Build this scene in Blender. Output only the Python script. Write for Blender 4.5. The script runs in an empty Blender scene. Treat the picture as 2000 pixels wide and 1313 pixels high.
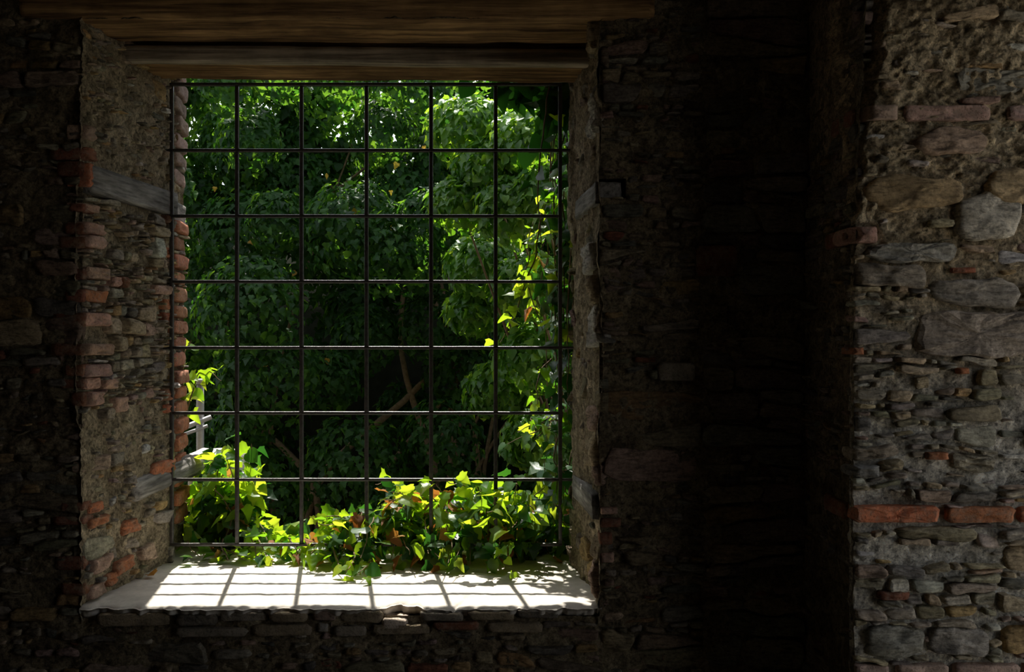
import bpy, math, random
import numpy as np
from mathutils import Matrix, Vector

# ------------------------------------------------------------------ camera, sky, sun, exposure
SC = bpy.context.scene
COL = SC.collection
CZ = 1.75                     # eye height
F = 1667.0                    # focal length in pixels of the 2000 px wide frame
cam_d = bpy.data.cameras.new('camera')
cam_d.sensor_width = 36.0
cam_d.lens = 36.0 * F / 2000.0
cam = bpy.data.objects.new('camera', cam_d)
COL.objects.link(cam)
cam.location = (0, 0, CZ)
cam.rotation_euler = (math.pi / 2, 0, 0)
SC.camera = cam

SUN_DIR = Vector((0.21, -1.0, -2.05)).normalized()      # the way the light travels
sun_d = bpy.data.lights.new('sun', 'SUN')
sun_d.energy = 8.5
sun_d.angle = math.radians(0.53)
sun_d.color = (1.0, 0.95, 0.86)
sun = bpy.data.objects.new('sun', sun_d)
COL.objects.link(sun)
sun.rotation_euler = (-SUN_DIR).to_track_quat('Z', 'Y').to_euler()
sun.location = (-1, 8, 12)

world = bpy.data.worlds.new('sky')
SC.world = world
world.use_nodes = True
wn = world.node_tree.nodes
wl = world.node_tree.links
wn.clear()
w_out = wn.new('ShaderNodeOutputWorld')
w_bg = wn.new('ShaderNodeBackground')
w_sky = wn.new('ShaderNodeTexSky')
w_sky.sky_type = 'NISHITA'
w_sky.sun_disc = False
w_sky.sun_elevation = math.atan2(2.05, math.hypot(0.21, 1.0))
w_sky.sun_rotation = math.atan2(-0.21, 1.0)
w_sky.dust_density = 2.0
w_bg.inputs['Strength'].default_value = 0.36
w_hsv = wn.new('ShaderNodeHueSaturation')          # a hazy summer sky
w_hsv.inputs['Saturation'].default_value = 0.28
wl.new(w_sky.outputs[0], w_hsv.inputs['Color'])
wl.new(w_hsv.outputs[0], w_bg.inputs[0])
wl.new(w_bg.outputs[0], w_out.inputs[0])

SC.view_settings.view_transform = 'Standard'
SC.view_settings.look = 'None'
SC.view_settings.exposure = 0.0
SC.view_settings.gamma = 1.0
SC.view_settings.use_curve_mapping = False
SC.cycles.use_denoising = True
SC.cycles.max_bounces = 10
SC.cycles.diffuse_bounces = 6
SC.cycles.sample_clamp_indirect = 6.0

# added doorway in the unseen side wall; lets the sky light the pier
DOOR_X, DOOR_Y0, DOOR_Y1, DOOR_Z0, DOOR_Z1 = 2.12, 0.72, 2.37, 0.0, 2.95
por_d = bpy.data.lights.new('doorway_portal', 'AREA')
por_d.shape = 'RECTANGLE'
por_d.size = DOOR_Z1 - DOOR_Z0
por_d.size_y = DOOR_Y1 - DOOR_Y0
por_d.cycles.is_portal = True
por = bpy.data.objects.new('doorway_portal', por_d)
COL.objects.link(por)
por.location = (DOOR_X + 0.25, (DOOR_Y0 + DOOR_Y1) / 2, (DOOR_Z0 + DOOR_Z1) / 2)
por.rotation_euler = (0, math.pi / 2, 0)

# ------------------------------------------------------------------ noise
def _hash(ix, iy, iz, seed):
    h = (ix * 374761393 + iy * 668265263 + iz * 2147483647 + seed * 1274126177) & 0xFFFFFFFF
    h = ((h ^ (h >> 13)) * 1274126177) & 0xFFFFFFFF
    h = ((h ^ (h >> 16)) * 2246822519) & 0xFFFFFFFF
    return ((h ^ (h >> 15)) & 0xFFFFFF) / float(0xFFFFFF)

def vnoise(p, seed=0):
    p = np.asarray(p, float)
    i = np.floor(p).astype(np.int64)
    f = p - i
    f = f * f * (3 - 2 * f)
    r = 0.0
    for dx in (0, 1):
        wx = f[:, 0] if dx else 1 - f[:, 0]
        for dy in (0, 1):
            wy = f[:, 1] if dy else 1 - f[:, 1]
            for dz in (0, 1):
                wz = f[:, 2] if dz else 1 - f[:, 2]
                r = r + wx * wy * wz * _hash(i[:, 0] + dx, i[:, 1] + dy, i[:, 2] + dz, seed)
    return r * 2 - 1

def fbm(p, scale, octaves=4, seed=0, gain=0.5):
    p = np.asarray(p, float) * scale
    a, s, t = 1.0, 0.0, 0.0
    for o in range(octaves):
        s = s + a * vnoise(p + 17.3 * o, seed + o)
        t += a
        a *= gain
        p = p * 2.03
    return s / t

# ------------------------------------------------------------------ object helpers
def link(o, parent=None):
    COL.objects.link(o)
    if parent is not None:
        o.parent = parent
    return o

def make_mesh(name, verts, faces, mat, col=None, smooth=True):
    me = bpy.data.meshes.new(name)
    me.from_pydata([tuple(map(float, v)) for v in verts], [], faces)
    finish(me, mat, col, smooth)
    return me

def finish(me, mat, col, smooth):
    me.update()
    if smooth:
        me.polygons.foreach_set('use_smooth', np.ones(len(me.polygons), dtype=bool))
    if mat is not None:
        me.materials.append(mat)
    if col is not None:
        ca = me.color_attributes.new('Col', 'FLOAT_COLOR', 'POINT')
        n = len(me.vertices)
        c = np.ones((n, 4), np.float32)
        c[:, :3] = np.asarray(col, np.float32)
        ca.data.foreach_set('color', c.ravel())

def big_mesh(name, verts, quads, mat, col=None, smooth=True):
    """verts (N,3), quads (M,k) arrays."""
    verts = np.asarray(verts, np.float32)
    quads = np.asarray(quads, np.int32)
    k = quads.shape[1]
    me = bpy.data.meshes.new(name)
    me.vertices.add(len(verts))
    me.vertices.foreach_set('co', verts.ravel())
    me.loops.add(quads.size)
    me.loops.foreach_set('vertex_index', quads.ravel())
    me.polygons.add(len(quads))
    me.polygons.foreach_set('loop_start', np.arange(0, quads.size, k, dtype=np.int32))
    me.update(calc_edges=True)
    me.validate()
    finish(me, mat, col, smooth)
    return me

def obj(name, me, parent=None, loc=(0, 0, 0), kind=None, label=None, cat=None, group=None):
    o = bpy.data.objects.new(name, me)
    link(o, parent)
    if parent is not None:
        o.location = Vector(loc) - Vector(parent.get('_base', (0, 0, 0)))
    else:
        o.location = loc
    tag(o, label, cat, group, kind)
    return o

def tag(o, label=None, cat=None, group=None, kind=None):
    if label: o['label'] = label
    if cat: o['category'] = cat
    if group: o['group'] = group
    if kind: o['kind'] = kind
    return o

BASES = {}
def empty(name, base, **kw):
    o = bpy.data.objects.new(name, None)
    o.empty_display_size = 0.1
    link(o)
    o.location = base
    BASES[o.name] = Vector(base)
    tag(o, **kw)
    return o

def child(name, me, parent, loc=(0, 0, 0), **kw):
    o = bpy.data.objects.new(name, me)
    link(o, parent)
    o.location = Vector(loc) - BASES.get(parent.name, Vector((0, 0, 0)))
    tag(o, **kw)
    return o

# ------------------------------------------------------------------ materials
class NT:
    def __init__(self, name):
        self.m = bpy.data.materials.new(name)
        self.m.use_nodes = True
        self.t = self.m.node_tree
        self.t.nodes.clear()
        self.out = self.n('OutputMaterial')
    def n(self, kind, **kw):
        nd = self.t.nodes.new('ShaderNode' + kind)
        for k, v in kw.items():
            if k in nd.inputs: nd.inputs[k].default_value = v
            else: setattr(nd, k, v)
        return nd
    def l(self, a, b): self.t.links.new(a, b)
    def pos(self, scale=(1, 1, 1)):
        g = self.n('NewGeometry')
        mp = self.n('Mapping')
        mp.inputs['Scale'].default_value = scale
        self.l(g.outputs['Position'], mp.inputs['Vector'])
        return mp.outputs[0]
    def noise(self, vec, scale, detail=5, rough=0.6):
        nz = self.n('TexNoise')
        nz.inputs['Scale'].default_value = scale
        nz.inputs['Detail'].default_value = detail
        nz.inputs['Roughness'].default_value = rough
        self.l(vec, nz.inputs['Vector'])
        return nz.outputs['Fac']
    def ramp(self, fac, stops):
        r = self.n('ValToRGB')
        e = r.color_ramp.elements
        while len(e) < len(stops): e.new(0.5)
        for k, (p, c) in enumerate(stops):
            e[k].position = p
            e[k].color = (c[0], c[1], c[2], 1) if hasattr(c, '__len__') else (c, c, c, 1)
        self.l(fac, r.inputs[0])
        return r.outputs[0]
    def mul(self, a, b, fac=1.0, mode='MULTIPLY'):
        mx = self.n('MixRGB', blend_type=mode)
        mx.inputs[0].default_value = fac
        self.l(a, mx.inputs[1])
        self.l(b, mx.inputs[2])
        return mx.outputs[0]
    def mixf(self, fac, a, b):
        mx = self.n('MixRGB')
        self.l(fac, mx.inputs[0])
        for v, i in ((a, 1), (b, 2)):
            if isinstance(v, tuple): mx.inputs[i].default_value = (*v, 1)
            else: self.l(v, mx.inputs[i])
        return mx.outputs[0]
    def bump(self, h, strength, dist, normal=None):
        b = self.n('Bump')
        b.inputs['Strength'].default_value = strength
        b.inputs['Distance'].default_value = dist
        self.l(h, b.inputs['Height'])
        if normal is not None: self.l(normal, b.inputs['Normal'])
        return b.outputs[0]
    def principled(self, col, rough=0.9, normal=None, spec=0.25, metal=0.0):
        p = self.n('BsdfPrincipled')
        if isinstance(col, tuple): p.inputs['Base Color'].default_value = (*col, 1)
        else: self.l(col, p.inputs['Base Color'])
        p.inputs['Roughness'].default_value = rough
        p.inputs['Specular IOR Level'].default_value = spec
        p.inputs['Metallic'].default_value = metal
        if normal is not None: self.l(normal, p.inputs['Normal'])
        return p
    def done(self, shader):
        self.l(shader.outputs[0], self.out.inputs[0])
        return self.m

def mat_stone():
    t = NT('rubble_stone')
    at = t.n('Attribute', attribute_name='Col')
    p = t.pos()
    ps = t.pos((0.45, 0.45, 1.9))
    big = t.noise(p, 14, 5)
    fine = t.noise(p, 90, 6, 0.7)
    lay = t.noise(ps, 55, 6, 0.65)
    c = t.mul(at.outputs['Color'], t.ramp(big, [(0.3, 0.62), (0.7, 1.25)]))
    c = t.mul(c, t.ramp(fine, [(0.3, 0.55), (0.62, 1.2)]))
    c = t.mul(c, t.ramp(lay, [(0.34, 0.5), (0.52, 1.1)]))
    n1 = t.bump(lay, 0.9, 0.012)
    n2 = t.bump(fine, 0.8, 0.006, n1)
    return t.done(t.principled(c, 0.92, n2, 0.15))

def mat_brick():
    t = NT('old_brick')
    at = t.n('Attribute', attribute_name='Col')
    p = t.pos()
    big = t.noise(p, 22, 5)
    fine = t.noise(p, 130, 6, 0.7)
    c = t.mul(at.outputs['Color'], t.ramp(big, [(0.3, 0.6), (0.7, 1.25)]))
    c = t.mul(c, t.ramp(fine, [(0.33, 0.45), (0.5, 1.1)]))
    dust = t.ramp(t.noise(p, 42, 7, 0.75), [(0.46, 0.0), (0.70, 0.75)])
    c = t.mixf(dust, c, (0.30, 0.24, 0.18))
    n = t.bump(fine, 0.9, 0.006, t.bump(big, 0.6, 0.01))
    return t.done(t.principled(c, 0.9, n, 0.15))

def mat_mortar(name, c0, c1, c2):
    t = NT(name)
    p = t.pos()
    a = t.noise(p, 9, 6)
    b = t.noise(p, 70, 7, 0.72)
    d = t.noise(p, 170, 4, 0.7)
    c = t.ramp(a, [(0.3, c0), (0.5, c1), (0.72, c2)])
    c = t.mul(c, t.ramp(b, [(0.34, 0.30), (0.56, 1.35)]))  # pits darkened in the colour, standing in for shade in the hollows
    c = t.mul(c, t.ramp(d, [(0.3, 0.6), (0.6, 1.15)]))
    vo = t.n('TexVoronoi'); vo.inputs['Scale'].default_value = 34; t.l(p, vo.inputs['Vector'])
    bw = t.n('RGBToBW'); t.l(vo.outputs['Color'], bw.inputs[0])
    c = t.mul(c, t.ramp(bw.outputs[0], [(0.2, 0.72), (0.8, 1.3)]))
    n = t.bump(d, 0.9, 0.006, t.bump(b, 1.0, 0.022))
    return t.done(t.principled(c, 0.95, n, 0.1))

def mat_pier():
    t = NT('pier_mortar')
    p = t.pos()
    a = t.noise(p, 9, 6)
    b = t.noise(p, 70, 7, 0.72)
    d = t.noise(p, 170, 4, 0.7)
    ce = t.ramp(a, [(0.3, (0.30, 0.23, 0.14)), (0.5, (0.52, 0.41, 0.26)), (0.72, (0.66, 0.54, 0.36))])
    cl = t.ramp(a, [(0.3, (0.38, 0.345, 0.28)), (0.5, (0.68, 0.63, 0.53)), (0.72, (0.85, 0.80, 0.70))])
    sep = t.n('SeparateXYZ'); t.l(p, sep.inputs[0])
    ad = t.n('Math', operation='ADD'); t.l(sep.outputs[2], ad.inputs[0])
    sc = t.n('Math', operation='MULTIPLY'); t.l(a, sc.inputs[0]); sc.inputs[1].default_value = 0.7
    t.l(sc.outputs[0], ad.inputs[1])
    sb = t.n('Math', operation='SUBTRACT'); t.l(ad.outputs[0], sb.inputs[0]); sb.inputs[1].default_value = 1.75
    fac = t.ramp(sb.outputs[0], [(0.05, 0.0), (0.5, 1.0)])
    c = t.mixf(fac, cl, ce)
    c = t.mul(c, t.ramp(b, [(0.34, 0.30), (0.56, 1.35)]))  # hollows of the bump get their shade painted into the colour
    c = t.mul(c, t.ramp(d, [(0.3, 0.6), (0.6, 1.15)]))
    vo = t.n('TexVoronoi'); vo.inputs['Scale'].default_value = 34; t.l(p, vo.inputs['Vector'])
    bw = t.n('RGBToBW'); t.l(vo.outputs['Color'], bw.inputs[0])
    c = t.mul(c, t.ramp(bw.outputs[0], [(0.2, 0.72), (0.8, 1.3)]))
    n = t.bump(d, 0.9, 0.006, t.bump(b, 1.0, 0.022))
    return t.done(t.principled(c, 0.95, n, 0.1))

def mat_wood(name, dark, mid, light, axis, rough=0.85):
    t = NT(name)
    sc = [26, 26, 26]
    sc[axis] = 1.3
    p = t.pos(tuple(sc))
    g = t.noise(p, 1.0, 7, 0.65)
    sc2 = [90, 90, 90]
    sc2[axis] = 3.0
    f = t.noise(t.pos(tuple(sc2)), 1.0, 4, 0.6)
    big = t.noise(t.pos(), 5, 4)
    c = t.ramp(g, [(0.32, dark), (0.5, mid), (0.7, light)])
    c = t.mul(c, t.ramp(f, [(0.32, 0.5), (0.55, 1.1)]))
    c = t.mul(c, t.ramp(big, [(0.3, 0.55), (0.65, 1.2)]))
    n = t.bump(f, 0.6, 0.004, t.bump(g, 0.8, 0.012))
    return t.done(t.principled(c, rough, n, 0.15))

def mat_plain(name, col, rough=0.8, metal=0.0, spec=0.3, var=0.35, scale=25, bump=0.3):
    t = NT(name)
    p = t.pos()
    a = t.noise(p, scale, 6, 0.65)
    base = t.ramp(a, [(0.3, tuple(x * (1 - var) for x in col)), (0.7, tuple(min(1, x * (1 + var)) for x in col))])
    return t.done(t.principled(base, rough, t.bump(a, bump, 0.006), spec, metal))

def mat_leaf(name, stops, trans_stops, mixfac=0.5, island=False, rough=0.38, spec=0.5):
    t = NT(name)
    if island:
        rnd = t.n('NewGeometry').outputs['Random Per Island']
    else:
        rnd = t.n('ObjectInfo').outputs['Random']
    c = t.ramp(rnd, stops)
    tc = t.ramp(rnd, trans_stops)
    v = t.noise(t.pos(), 60, 3)
    c = t.mul(c, t.ramp(v, [(0.3, 0.75), (0.7, 1.2)]))
    p = t.principled(c, rough, t.bump(v, 0.25, 0.004), spec)
    tr = t.n('BsdfTranslucent')
    t.l(tc, tr.inputs['Color'])
    mx = t.n('MixShader')
    mx.inputs[0].default_value = mixfac
    t.l(p.outputs[0], mx.inputs[1])
    t.l(tr.outputs[0], mx.inputs[2])
    return t.done(mx)

M_STONE = mat_stone()
M_BRICK = mat_brick()
M_MORT = mat_mortar('earth_mortar', (0.13, 0.10, 0.065), (0.25, 0.20, 0.125), (0.34, 0.28, 0.185))
M_MORT_P = mat_pier()
M_MORT_J = mat_mortar('lit_reveal_mortar', (0.22, 0.17, 0.11), (0.40, 0.325, 0.215), (0.54, 0.45, 0.31))  # earth mortar made lighter, window light put into the colour
M_BEAM = mat_wood('lintel_oak', (0.07, 0.04, 0.02), (0.26, 0.155, 0.07), (0.55, 0.34, 0.15), 0)
M_GREYW = mat_wood('weathered_wood', (0.10, 0.09, 0.08), (0.24, 0.225, 0.205), (0.42, 0.40, 0.37), 1)
M_SILL = mat_plain('sill_screed', (0.56, 0.52, 0.46), 0.9, var=0.2, scale=18, bump=0.5)
M_IRON = mat_plain('painted_iron', (0.06, 0.054, 0.05), 0.30, metal=0.0, spec=0.5, var=0.5, scale=60)
M_DARKWALL = mat_mortar('old_render', (0.14, 0.115, 0.085), (0.27, 0.23, 0.17), (0.38, 0.33, 0.26))
M_BOUNCE = mat_plain('bounce_paving', (0.55, 0.52, 0.46), 0.9, var=0.2, scale=3)
M_SOIL = mat_plain('dry_soil', (0.20, 0.17, 0.12), 0.95, var=0.4, scale=6, bump=0.6)
M_STEM = mat_plain('vine_bark', (0.17, 0.12, 0.07), 0.85, var=0.4, scale=40)
M_GAP_SHADE = mat_plain('gap_shade', (0.022, 0.026, 0.015), 0.95, var=0.5, scale=8)  # near-black base colour stands in for shade between the hedge leaves
M_POST = mat_plain('galvanised_steel', (0.42, 0.42, 0.42), 0.5, metal=0.3, spec=0.5, var=0.2)
G_DARK, G_MID, G_LITE = (0.022, 0.065, 0.02), (0.045, 0.12, 0.028), (0.10, 0.20, 0.035)
M_LEAF = mat_leaf('ivy_leaf', [(0.0, G_DARK), (0.5, G_MID), (1.0, G_LITE)],
                  [(0.0, (0.22, 0.50, 0.012)), (0.5, (0.50, 0.74, 0.02)), (1.0, (0.72, 0.82, 0.04))], 0.55)
M_LEAFD = mat_leaf('dark_shade_ivy_leaf', [(0.0, (0.012, 0.045, 0.014)), (1.0, (0.035, 0.10, 0.03))],
                   [(0.0, (0.03, 0.16, 0.012)), (1.0, (0.10, 0.32, 0.02))], 0.4)  # darker ivy tone, also shade put into the colour of shadowed vines
M_DRY = mat_leaf('dry_leaf', [(0.0, (0.16, 0.06, 0.018)), (0.6, (0.32, 0.12, 0.03)), (1.0, (0.36, 0.22, 0.06))],
                 [(0.0, (0.40, 0.12, 0.02)), (1.0, (0.60, 0.30, 0.05))], 0.45, rough=0.7)
M_YEL = mat_leaf('yellow_leaf', [(0.0, (0.45, 0.26, 0.02)), (1.0, (0.5, 0.36, 0.03))],
                 [(0.0, (0.6, 0.35, 0.02)), (1.0, (0.65, 0.5, 0.04))], 0.4, rough=0.6)
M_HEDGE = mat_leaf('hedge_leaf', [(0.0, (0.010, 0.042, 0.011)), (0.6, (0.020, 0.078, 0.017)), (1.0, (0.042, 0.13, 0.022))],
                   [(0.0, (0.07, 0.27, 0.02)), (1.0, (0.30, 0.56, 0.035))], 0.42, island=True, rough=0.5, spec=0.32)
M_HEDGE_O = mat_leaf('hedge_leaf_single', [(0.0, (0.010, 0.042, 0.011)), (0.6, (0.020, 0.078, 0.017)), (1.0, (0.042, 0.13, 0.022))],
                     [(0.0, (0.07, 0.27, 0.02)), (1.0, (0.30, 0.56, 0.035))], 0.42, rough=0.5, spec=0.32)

# ------------------------------------------------------------------ geometry builders
def box_arrays(x0, x1, y0, y1, z0, z1):
    v = [(x0, y0, z0), (x1, y0, z0), (x1, y1, z0), (x0, y1, z0), (x0, y0, z1), (x1, y0, z1), (x1, y1, z1), (x0, y1, z1)]
    f = [(0, 3, 2, 1), (4, 5, 6, 7), (0, 1, 5, 4), (1, 2, 6, 5), (2, 3, 7, 6), (3, 0, 4, 7)]
    return np.array(v, float), np.array(f)

def join(parts):
    vs, fs, o = [], [], 0
    for v, f in parts:
        vs.append(v); fs.append(np.asarray(f) + o); o += len(v)
    return np.concatenate(vs), np.concatenate(fs)

def skin(mapf, u0, u1, v0, v1, res, hfun, hole=None):
    """A displaced masonry face: mapf(u,v,h)->xyz."""
    nu = max(2, int(round((u1 - u0) / res)) + 1)
    nv = max(2, int(round((v1 - v0) / res)) + 1)
    U, V = np.meshgrid(np.linspace(u0, u1, nu), np.linspace(v0, v1, nv))
    u, v = U.ravel(), V.ravel()
    p0 = mapf(u, v, np.zeros_like(u))
    h = hfun(u, v, p0)
    P = mapf(u, v, h)
    i = np.arange(nu * nv).reshape(nv, nu)
    q = np.stack([i[:-1, :-1], i[:-1, 1:], i[1:, 1:], i[1:, :-1]], -1).reshape(-1, 4)
    if hole:
        cu, cv = u[q].mean(1), v[q].mean(1)
        keep = ~((cu > hole[0]) & (cu < hole[1]) & (cv > hole[2]) & (cv < hole[3]))
        q = q[keep]
        used = np.unique(q)
        re = -np.ones(len(P), int); re[used] = np.arange(len(used))
        P, q = P[used], re[q]
    return P, q

def clip(poly, n, d):
    out = []
    m = len(poly)
    for k in range(m):
        a, b = poly[k], poly[(k + 1) % m]
        da, db = n[0] * a[0] + n[1] * a[1] - d, n[0] * b[0] + n[1] * b[1] - d
        if da <= 0: out.append(a)
        if (da < 0 < db) or (db < 0 < da):
            s = da / (da - db)
            out.append((a[0] + s * (b[0] - a[0]), a[1] + s * (b[1] - a[1])))
    return out

def rubble_cells(rng, u0, u1, v0, v1, stretch, sizes, gap, fixed=(), hole=None, tries=40):
    """Interlocking irregular stones: a power diagram of packed seeds, squashed into flat stones.
    sizes: list of (radius, share of area)."""
    su0, su1 = u0 / stretch, u1 / stretch
    area = (su1 - su0) * (v1 - v0)
    P, R = [], []
    arr = np.zeros((0, 3))
    for r, share in sizes:
        for _ in range(int(share * area / (3.0 * r * r))):
            for _t in range(tries):
                x, y = rng.uniform(su0, su1), rng.uniform(v0, v1)
                if hole and hole[0] < x * stretch < hole[1] and hole[2] < y < hole[3]: continue
                if any(b[0] < x * stretch < b[1] and b[2] < y < b[3] for b in fixed): continue
                rr = r * rng.uniform(0.8, 1.2)
                if len(arr) and np.any((arr[:, 0] - x) ** 2 + (arr[:, 1] - y) ** 2 < (0.86 * (arr[:, 2] + rr)) ** 2): continue
                arr = np.vstack([arr, (x, y, rr)])
                break
    out = []
    for k in range(len(arr)):
        x, y, r = arr[k]
        w = r * 2.3 + 0.01
        poly = [(max(su0, x - w), max(v0, y - w)), (min(su1, x + w), max(v0, y - w)), (min(su1, x + w), min(v1, y + w)), (max(su0, x - w), min(v1, y + w))]
        dx, dy = arr[:, 0] - x, arr[:, 1] - y
        dist = np.hypot(dx, dy)
        for j in np.nonzero((dist < r * 2 + arr[:, 2] * 2 + 0.05) & (dist > 1e-6))[0]:
            nx, ny, nr = arr[j]
            d = ((nx * nx + ny * ny) - (x * x + y * y) + r * r - nr * nr) / 2
            L = dist[j]
            # the joint has the same width in all directions on the wall
            gx = gap * (0.5 + 0.0) * math.hypot(dx[j] / L / stretch, dy[j] / L) if stretch > 1 else gap * 0.5
            poly = clip(poly, (dx[j], dy[j]), d - gx * L)
            if len(poly) < 3: break
        if len(poly) < 3: continue
        poly = [(a * stretch, b) for a, b in poly]
        for b in list(fixed) + ([hole] if hole else []):
            pu = [a for a, _ in poly]; pv = [c for _, c in poly]
            if max(pu) < b[0] or min(pu) > b[1] or max(pv) < b[2] or min(pv) > b[3]: continue
            cx, cy = x * stretch, y
            sep = [((1, 0), b[0] - cx, b[0] - gap * 0.4), ((-1, 0), cx - b[1], -(b[1] + gap * 0.4)),
                   ((0, 1), b[2] - cy, b[2] - gap * 0.4), ((0, -1), cy - b[3], -(b[3] + gap * 0.4))]
            nrm, _, d = max(sep, key=lambda s: s[1])
            poly = clip(poly, nrm, d)
            if len(poly) < 3: break
        if len(poly) >= 3: out.append(poly)
    return out

def split_cells(rng, u0, u1, v0, v1, hT, asp, gap, fixed=(), hole=None):
    """Tightly laid flat stones: the face is split again and again by slanted beds and joints."""
    out = []
    def go(poly, ht, depth):
        pu = [p[0] for p in poly]; pv = [p[1] for p in poly]
        w, h = max(pu) - min(pu), max(pv) - min(pv)
        if w < 1e-3 or h < 1e-3: return
        if depth < 14 and h > ht * 1.45:
            k = min(pv) + h * rng.uniform(0.34, 0.66)
            sl = rng.gauss(0, 0.05 if w > 0.5 else 0.10)
            c = (min(pu) + max(pu)) / 2
            n = (-sl, 1.0)
            d = k - sl * c
        elif depth < 14 and w > asp * h * rng.uniform(0.7, 1.5) and w > 0.03:
            k = min(pu) + w * rng.uniform(0.3, 0.7)
            sl = rng.gauss(0, 0.28)
            c = (min(pv) + max(pv)) / 2
            n = (1.0, -sl)
            d = k - sl * c
        else:
            out.append(poly); return
        for sg in (1, -1):
            q = clip(poly, (n[0] * sg, n[1] * sg), d * sg)
            if len(q) >= 3: go(q, max(0.010, ht * math.exp(rng.gauss(0, 0.22))), depth + 1)
    nu = max(1, int(round((u1 - u0) / 0.45)))
    nv = max(1, int(round((v1 - v0) / 0.30)))
    for a in range(nu):
        for b in range(nv):
            go([(u0 + (u1 - u0) * a / nu, v0 + (v1 - v0) * b / nv), (u0 + (u1 - u0) * (a + 1) / nu, v0 + (v1 - v0) * b / nv),
                (u0 + (u1 - u0) * (a + 1) / nu, v0 + (v1 - v0) * (b + 1) / nv), (u0 + (u1 - u0) * a / nu, v0 + (v1 - v0) * (b + 1) / nv)],
               hT * math.exp(rng.gauss(0, 0.35)), 0)
    res = []
    for poly in out:
        cx = sum(p[0] for p in poly) / len(poly); cy = sum(p[1] for p in poly) / len(poly)
        # open the joint: every edge moves in by half the gap
        q = poly
        g = gap * rng.uniform(0.25, 0.75)
        for k in range(len(poly)):
            a, b = poly[k], poly[(k + 1) % len(poly)]
            ex, ey = b[0] - a[0], b[1] - a[1]
            L = math.hypot(ex, ey)
            if L < 1e-6: continue
            n = (ey / L, -ex / L)
            q = clip(q, n, n[0] * a[0] + n[1] * a[1] - g)
            if len(q) < 3: break
        if len(q) < 3: continue
        skip = False
        for b in list(fixed) + ([hole] if hole else []):
            if b[0] < cx < b[1] and b[2] < cy < b[3]: skip = True; break
            pu = [a for a, _ in q]; pv = [c for _, c in q]
            if max(pu) < b[0] or min(pu) > b[1] or max(pv) < b[2] or min(pv) > b[3]: continue
            sep = [((1, 0), b[0] - cx, b[0] - gap * 0.4), ((-1, 0), cx - b[1], -(b[1] + gap * 0.4)),
                   ((0, 1), b[2] - cy, b[2] - gap * 0.4), ((0, -1), cy - b[3], -(b[3] + gap * 0.4))]
            nrm, _, d = max(sep, key=lambda t: t[1])
            q = clip(q, nrm, d)
            if len(q) < 3: skip = True; break
        if not skip: res.append(q)
    return res

def area_of(poly):
    p = np.asarray(poly)
    x, y = p[:, 0], p[:, 1]
    return 0.5 * abs(np.dot(x, np.roll(y, -1)) - np.dot(y, np.roll(x, -1)))

def resample(poly, n, cut=0.22):
    p = np.asarray(poly, float)
    q = np.roll(p, -1, 0)
    c = np.stack([p + cut * (q - p), p + (1 - cut) * (q - p)], 1).reshape(-1, 2)     # corners cut once
    d = np.hypot(*(np.roll(c, -1, 0) - c).T)
    s = np.concatenate([[0], np.cumsum(d)])
    cc = np.vstack([c, c[:1]])
    t = np.linspace(0, s[-1], n, endpoint=False)
    return np.stack([np.interp(t, s, cc[:, 0]), np.interp(t, s, cc[:, 1])], 1)

SEED = [0]
def stone_arrays(poly, mapf, front, back, edge, rough, tilt, n=16, cut=0.22, wob=0.11, warp=0.016):
    SEED[0] += 1
    sd = SEED[0]
    o = resample(poly, n, cut)
    c = o.mean(0)
    w3 = np.c_[o, np.zeros(n)]
    o = o + warp * np.stack([fbm(w3, 11, 2, 91), 0.8 * fbm(w3 * np.array([1, 1.5, 1]), 13, 2, 92)], -1)
    c = o.mean(0)
    rad = np.hypot(*(o - c).T)
    o = c + (o - c) * (1 + wob * fbm(np.c_[o * 1.0, np.full(n, sd * 0.37)], 45, 2, 3))[:, None]
    e = min(edge, 0.45 * math.sqrt(area_of(poly)))
    ri = max(0.35, 1 - 0.30 * e / max(rad.mean(), 1e-4)); rj = max(0.30, 1 - 0.95 * e / max(rad.mean(), 1e-4))
    rings = [(1.0, -back), (1.0, front - e), (ri, front - 0.30 * e), (rj, front), (0.62 * rj, front), (0.30 * rj, front)]
    uv, h = [], []
    for s, hh in rings:
        uv.append(c + (o - c) * s); h.append(np.full(n, hh))
    uv.append(c[None]); h.append(np.array([front]))
    uv = np.concatenate(uv); h = np.concatenate(h)
    q = np.c_[uv, np.full(len(uv), sd * 1.7)]
    d = rough * (0.9 * fbm(q, 24, 3, 5) + 0.9 * fbm(q * np.array([0.5, 2.2, 1.0]), 60, 3, 9))
    h[n:] += d[n:] + (tilt[0] * (uv[n:, 0] - c[0]) + tilt[1] * (uv[n:, 1] - c[1]))
    P = mapf(uv[:, 0], uv[:, 1], h)
    f = []
    k = len(rings)
    for r in range(k - 1):
        for i in range(n):
            j = (i + 1) % n
            f.append((r * n + i, r * n + j, (r + 1) * n + j, (r + 1) * n + i))
    for i in range(n):
        f.append(((k - 1) * n + i, (k - 1) * n + (i + 1) % n, k * n, k * n))
    return P, f

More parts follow.
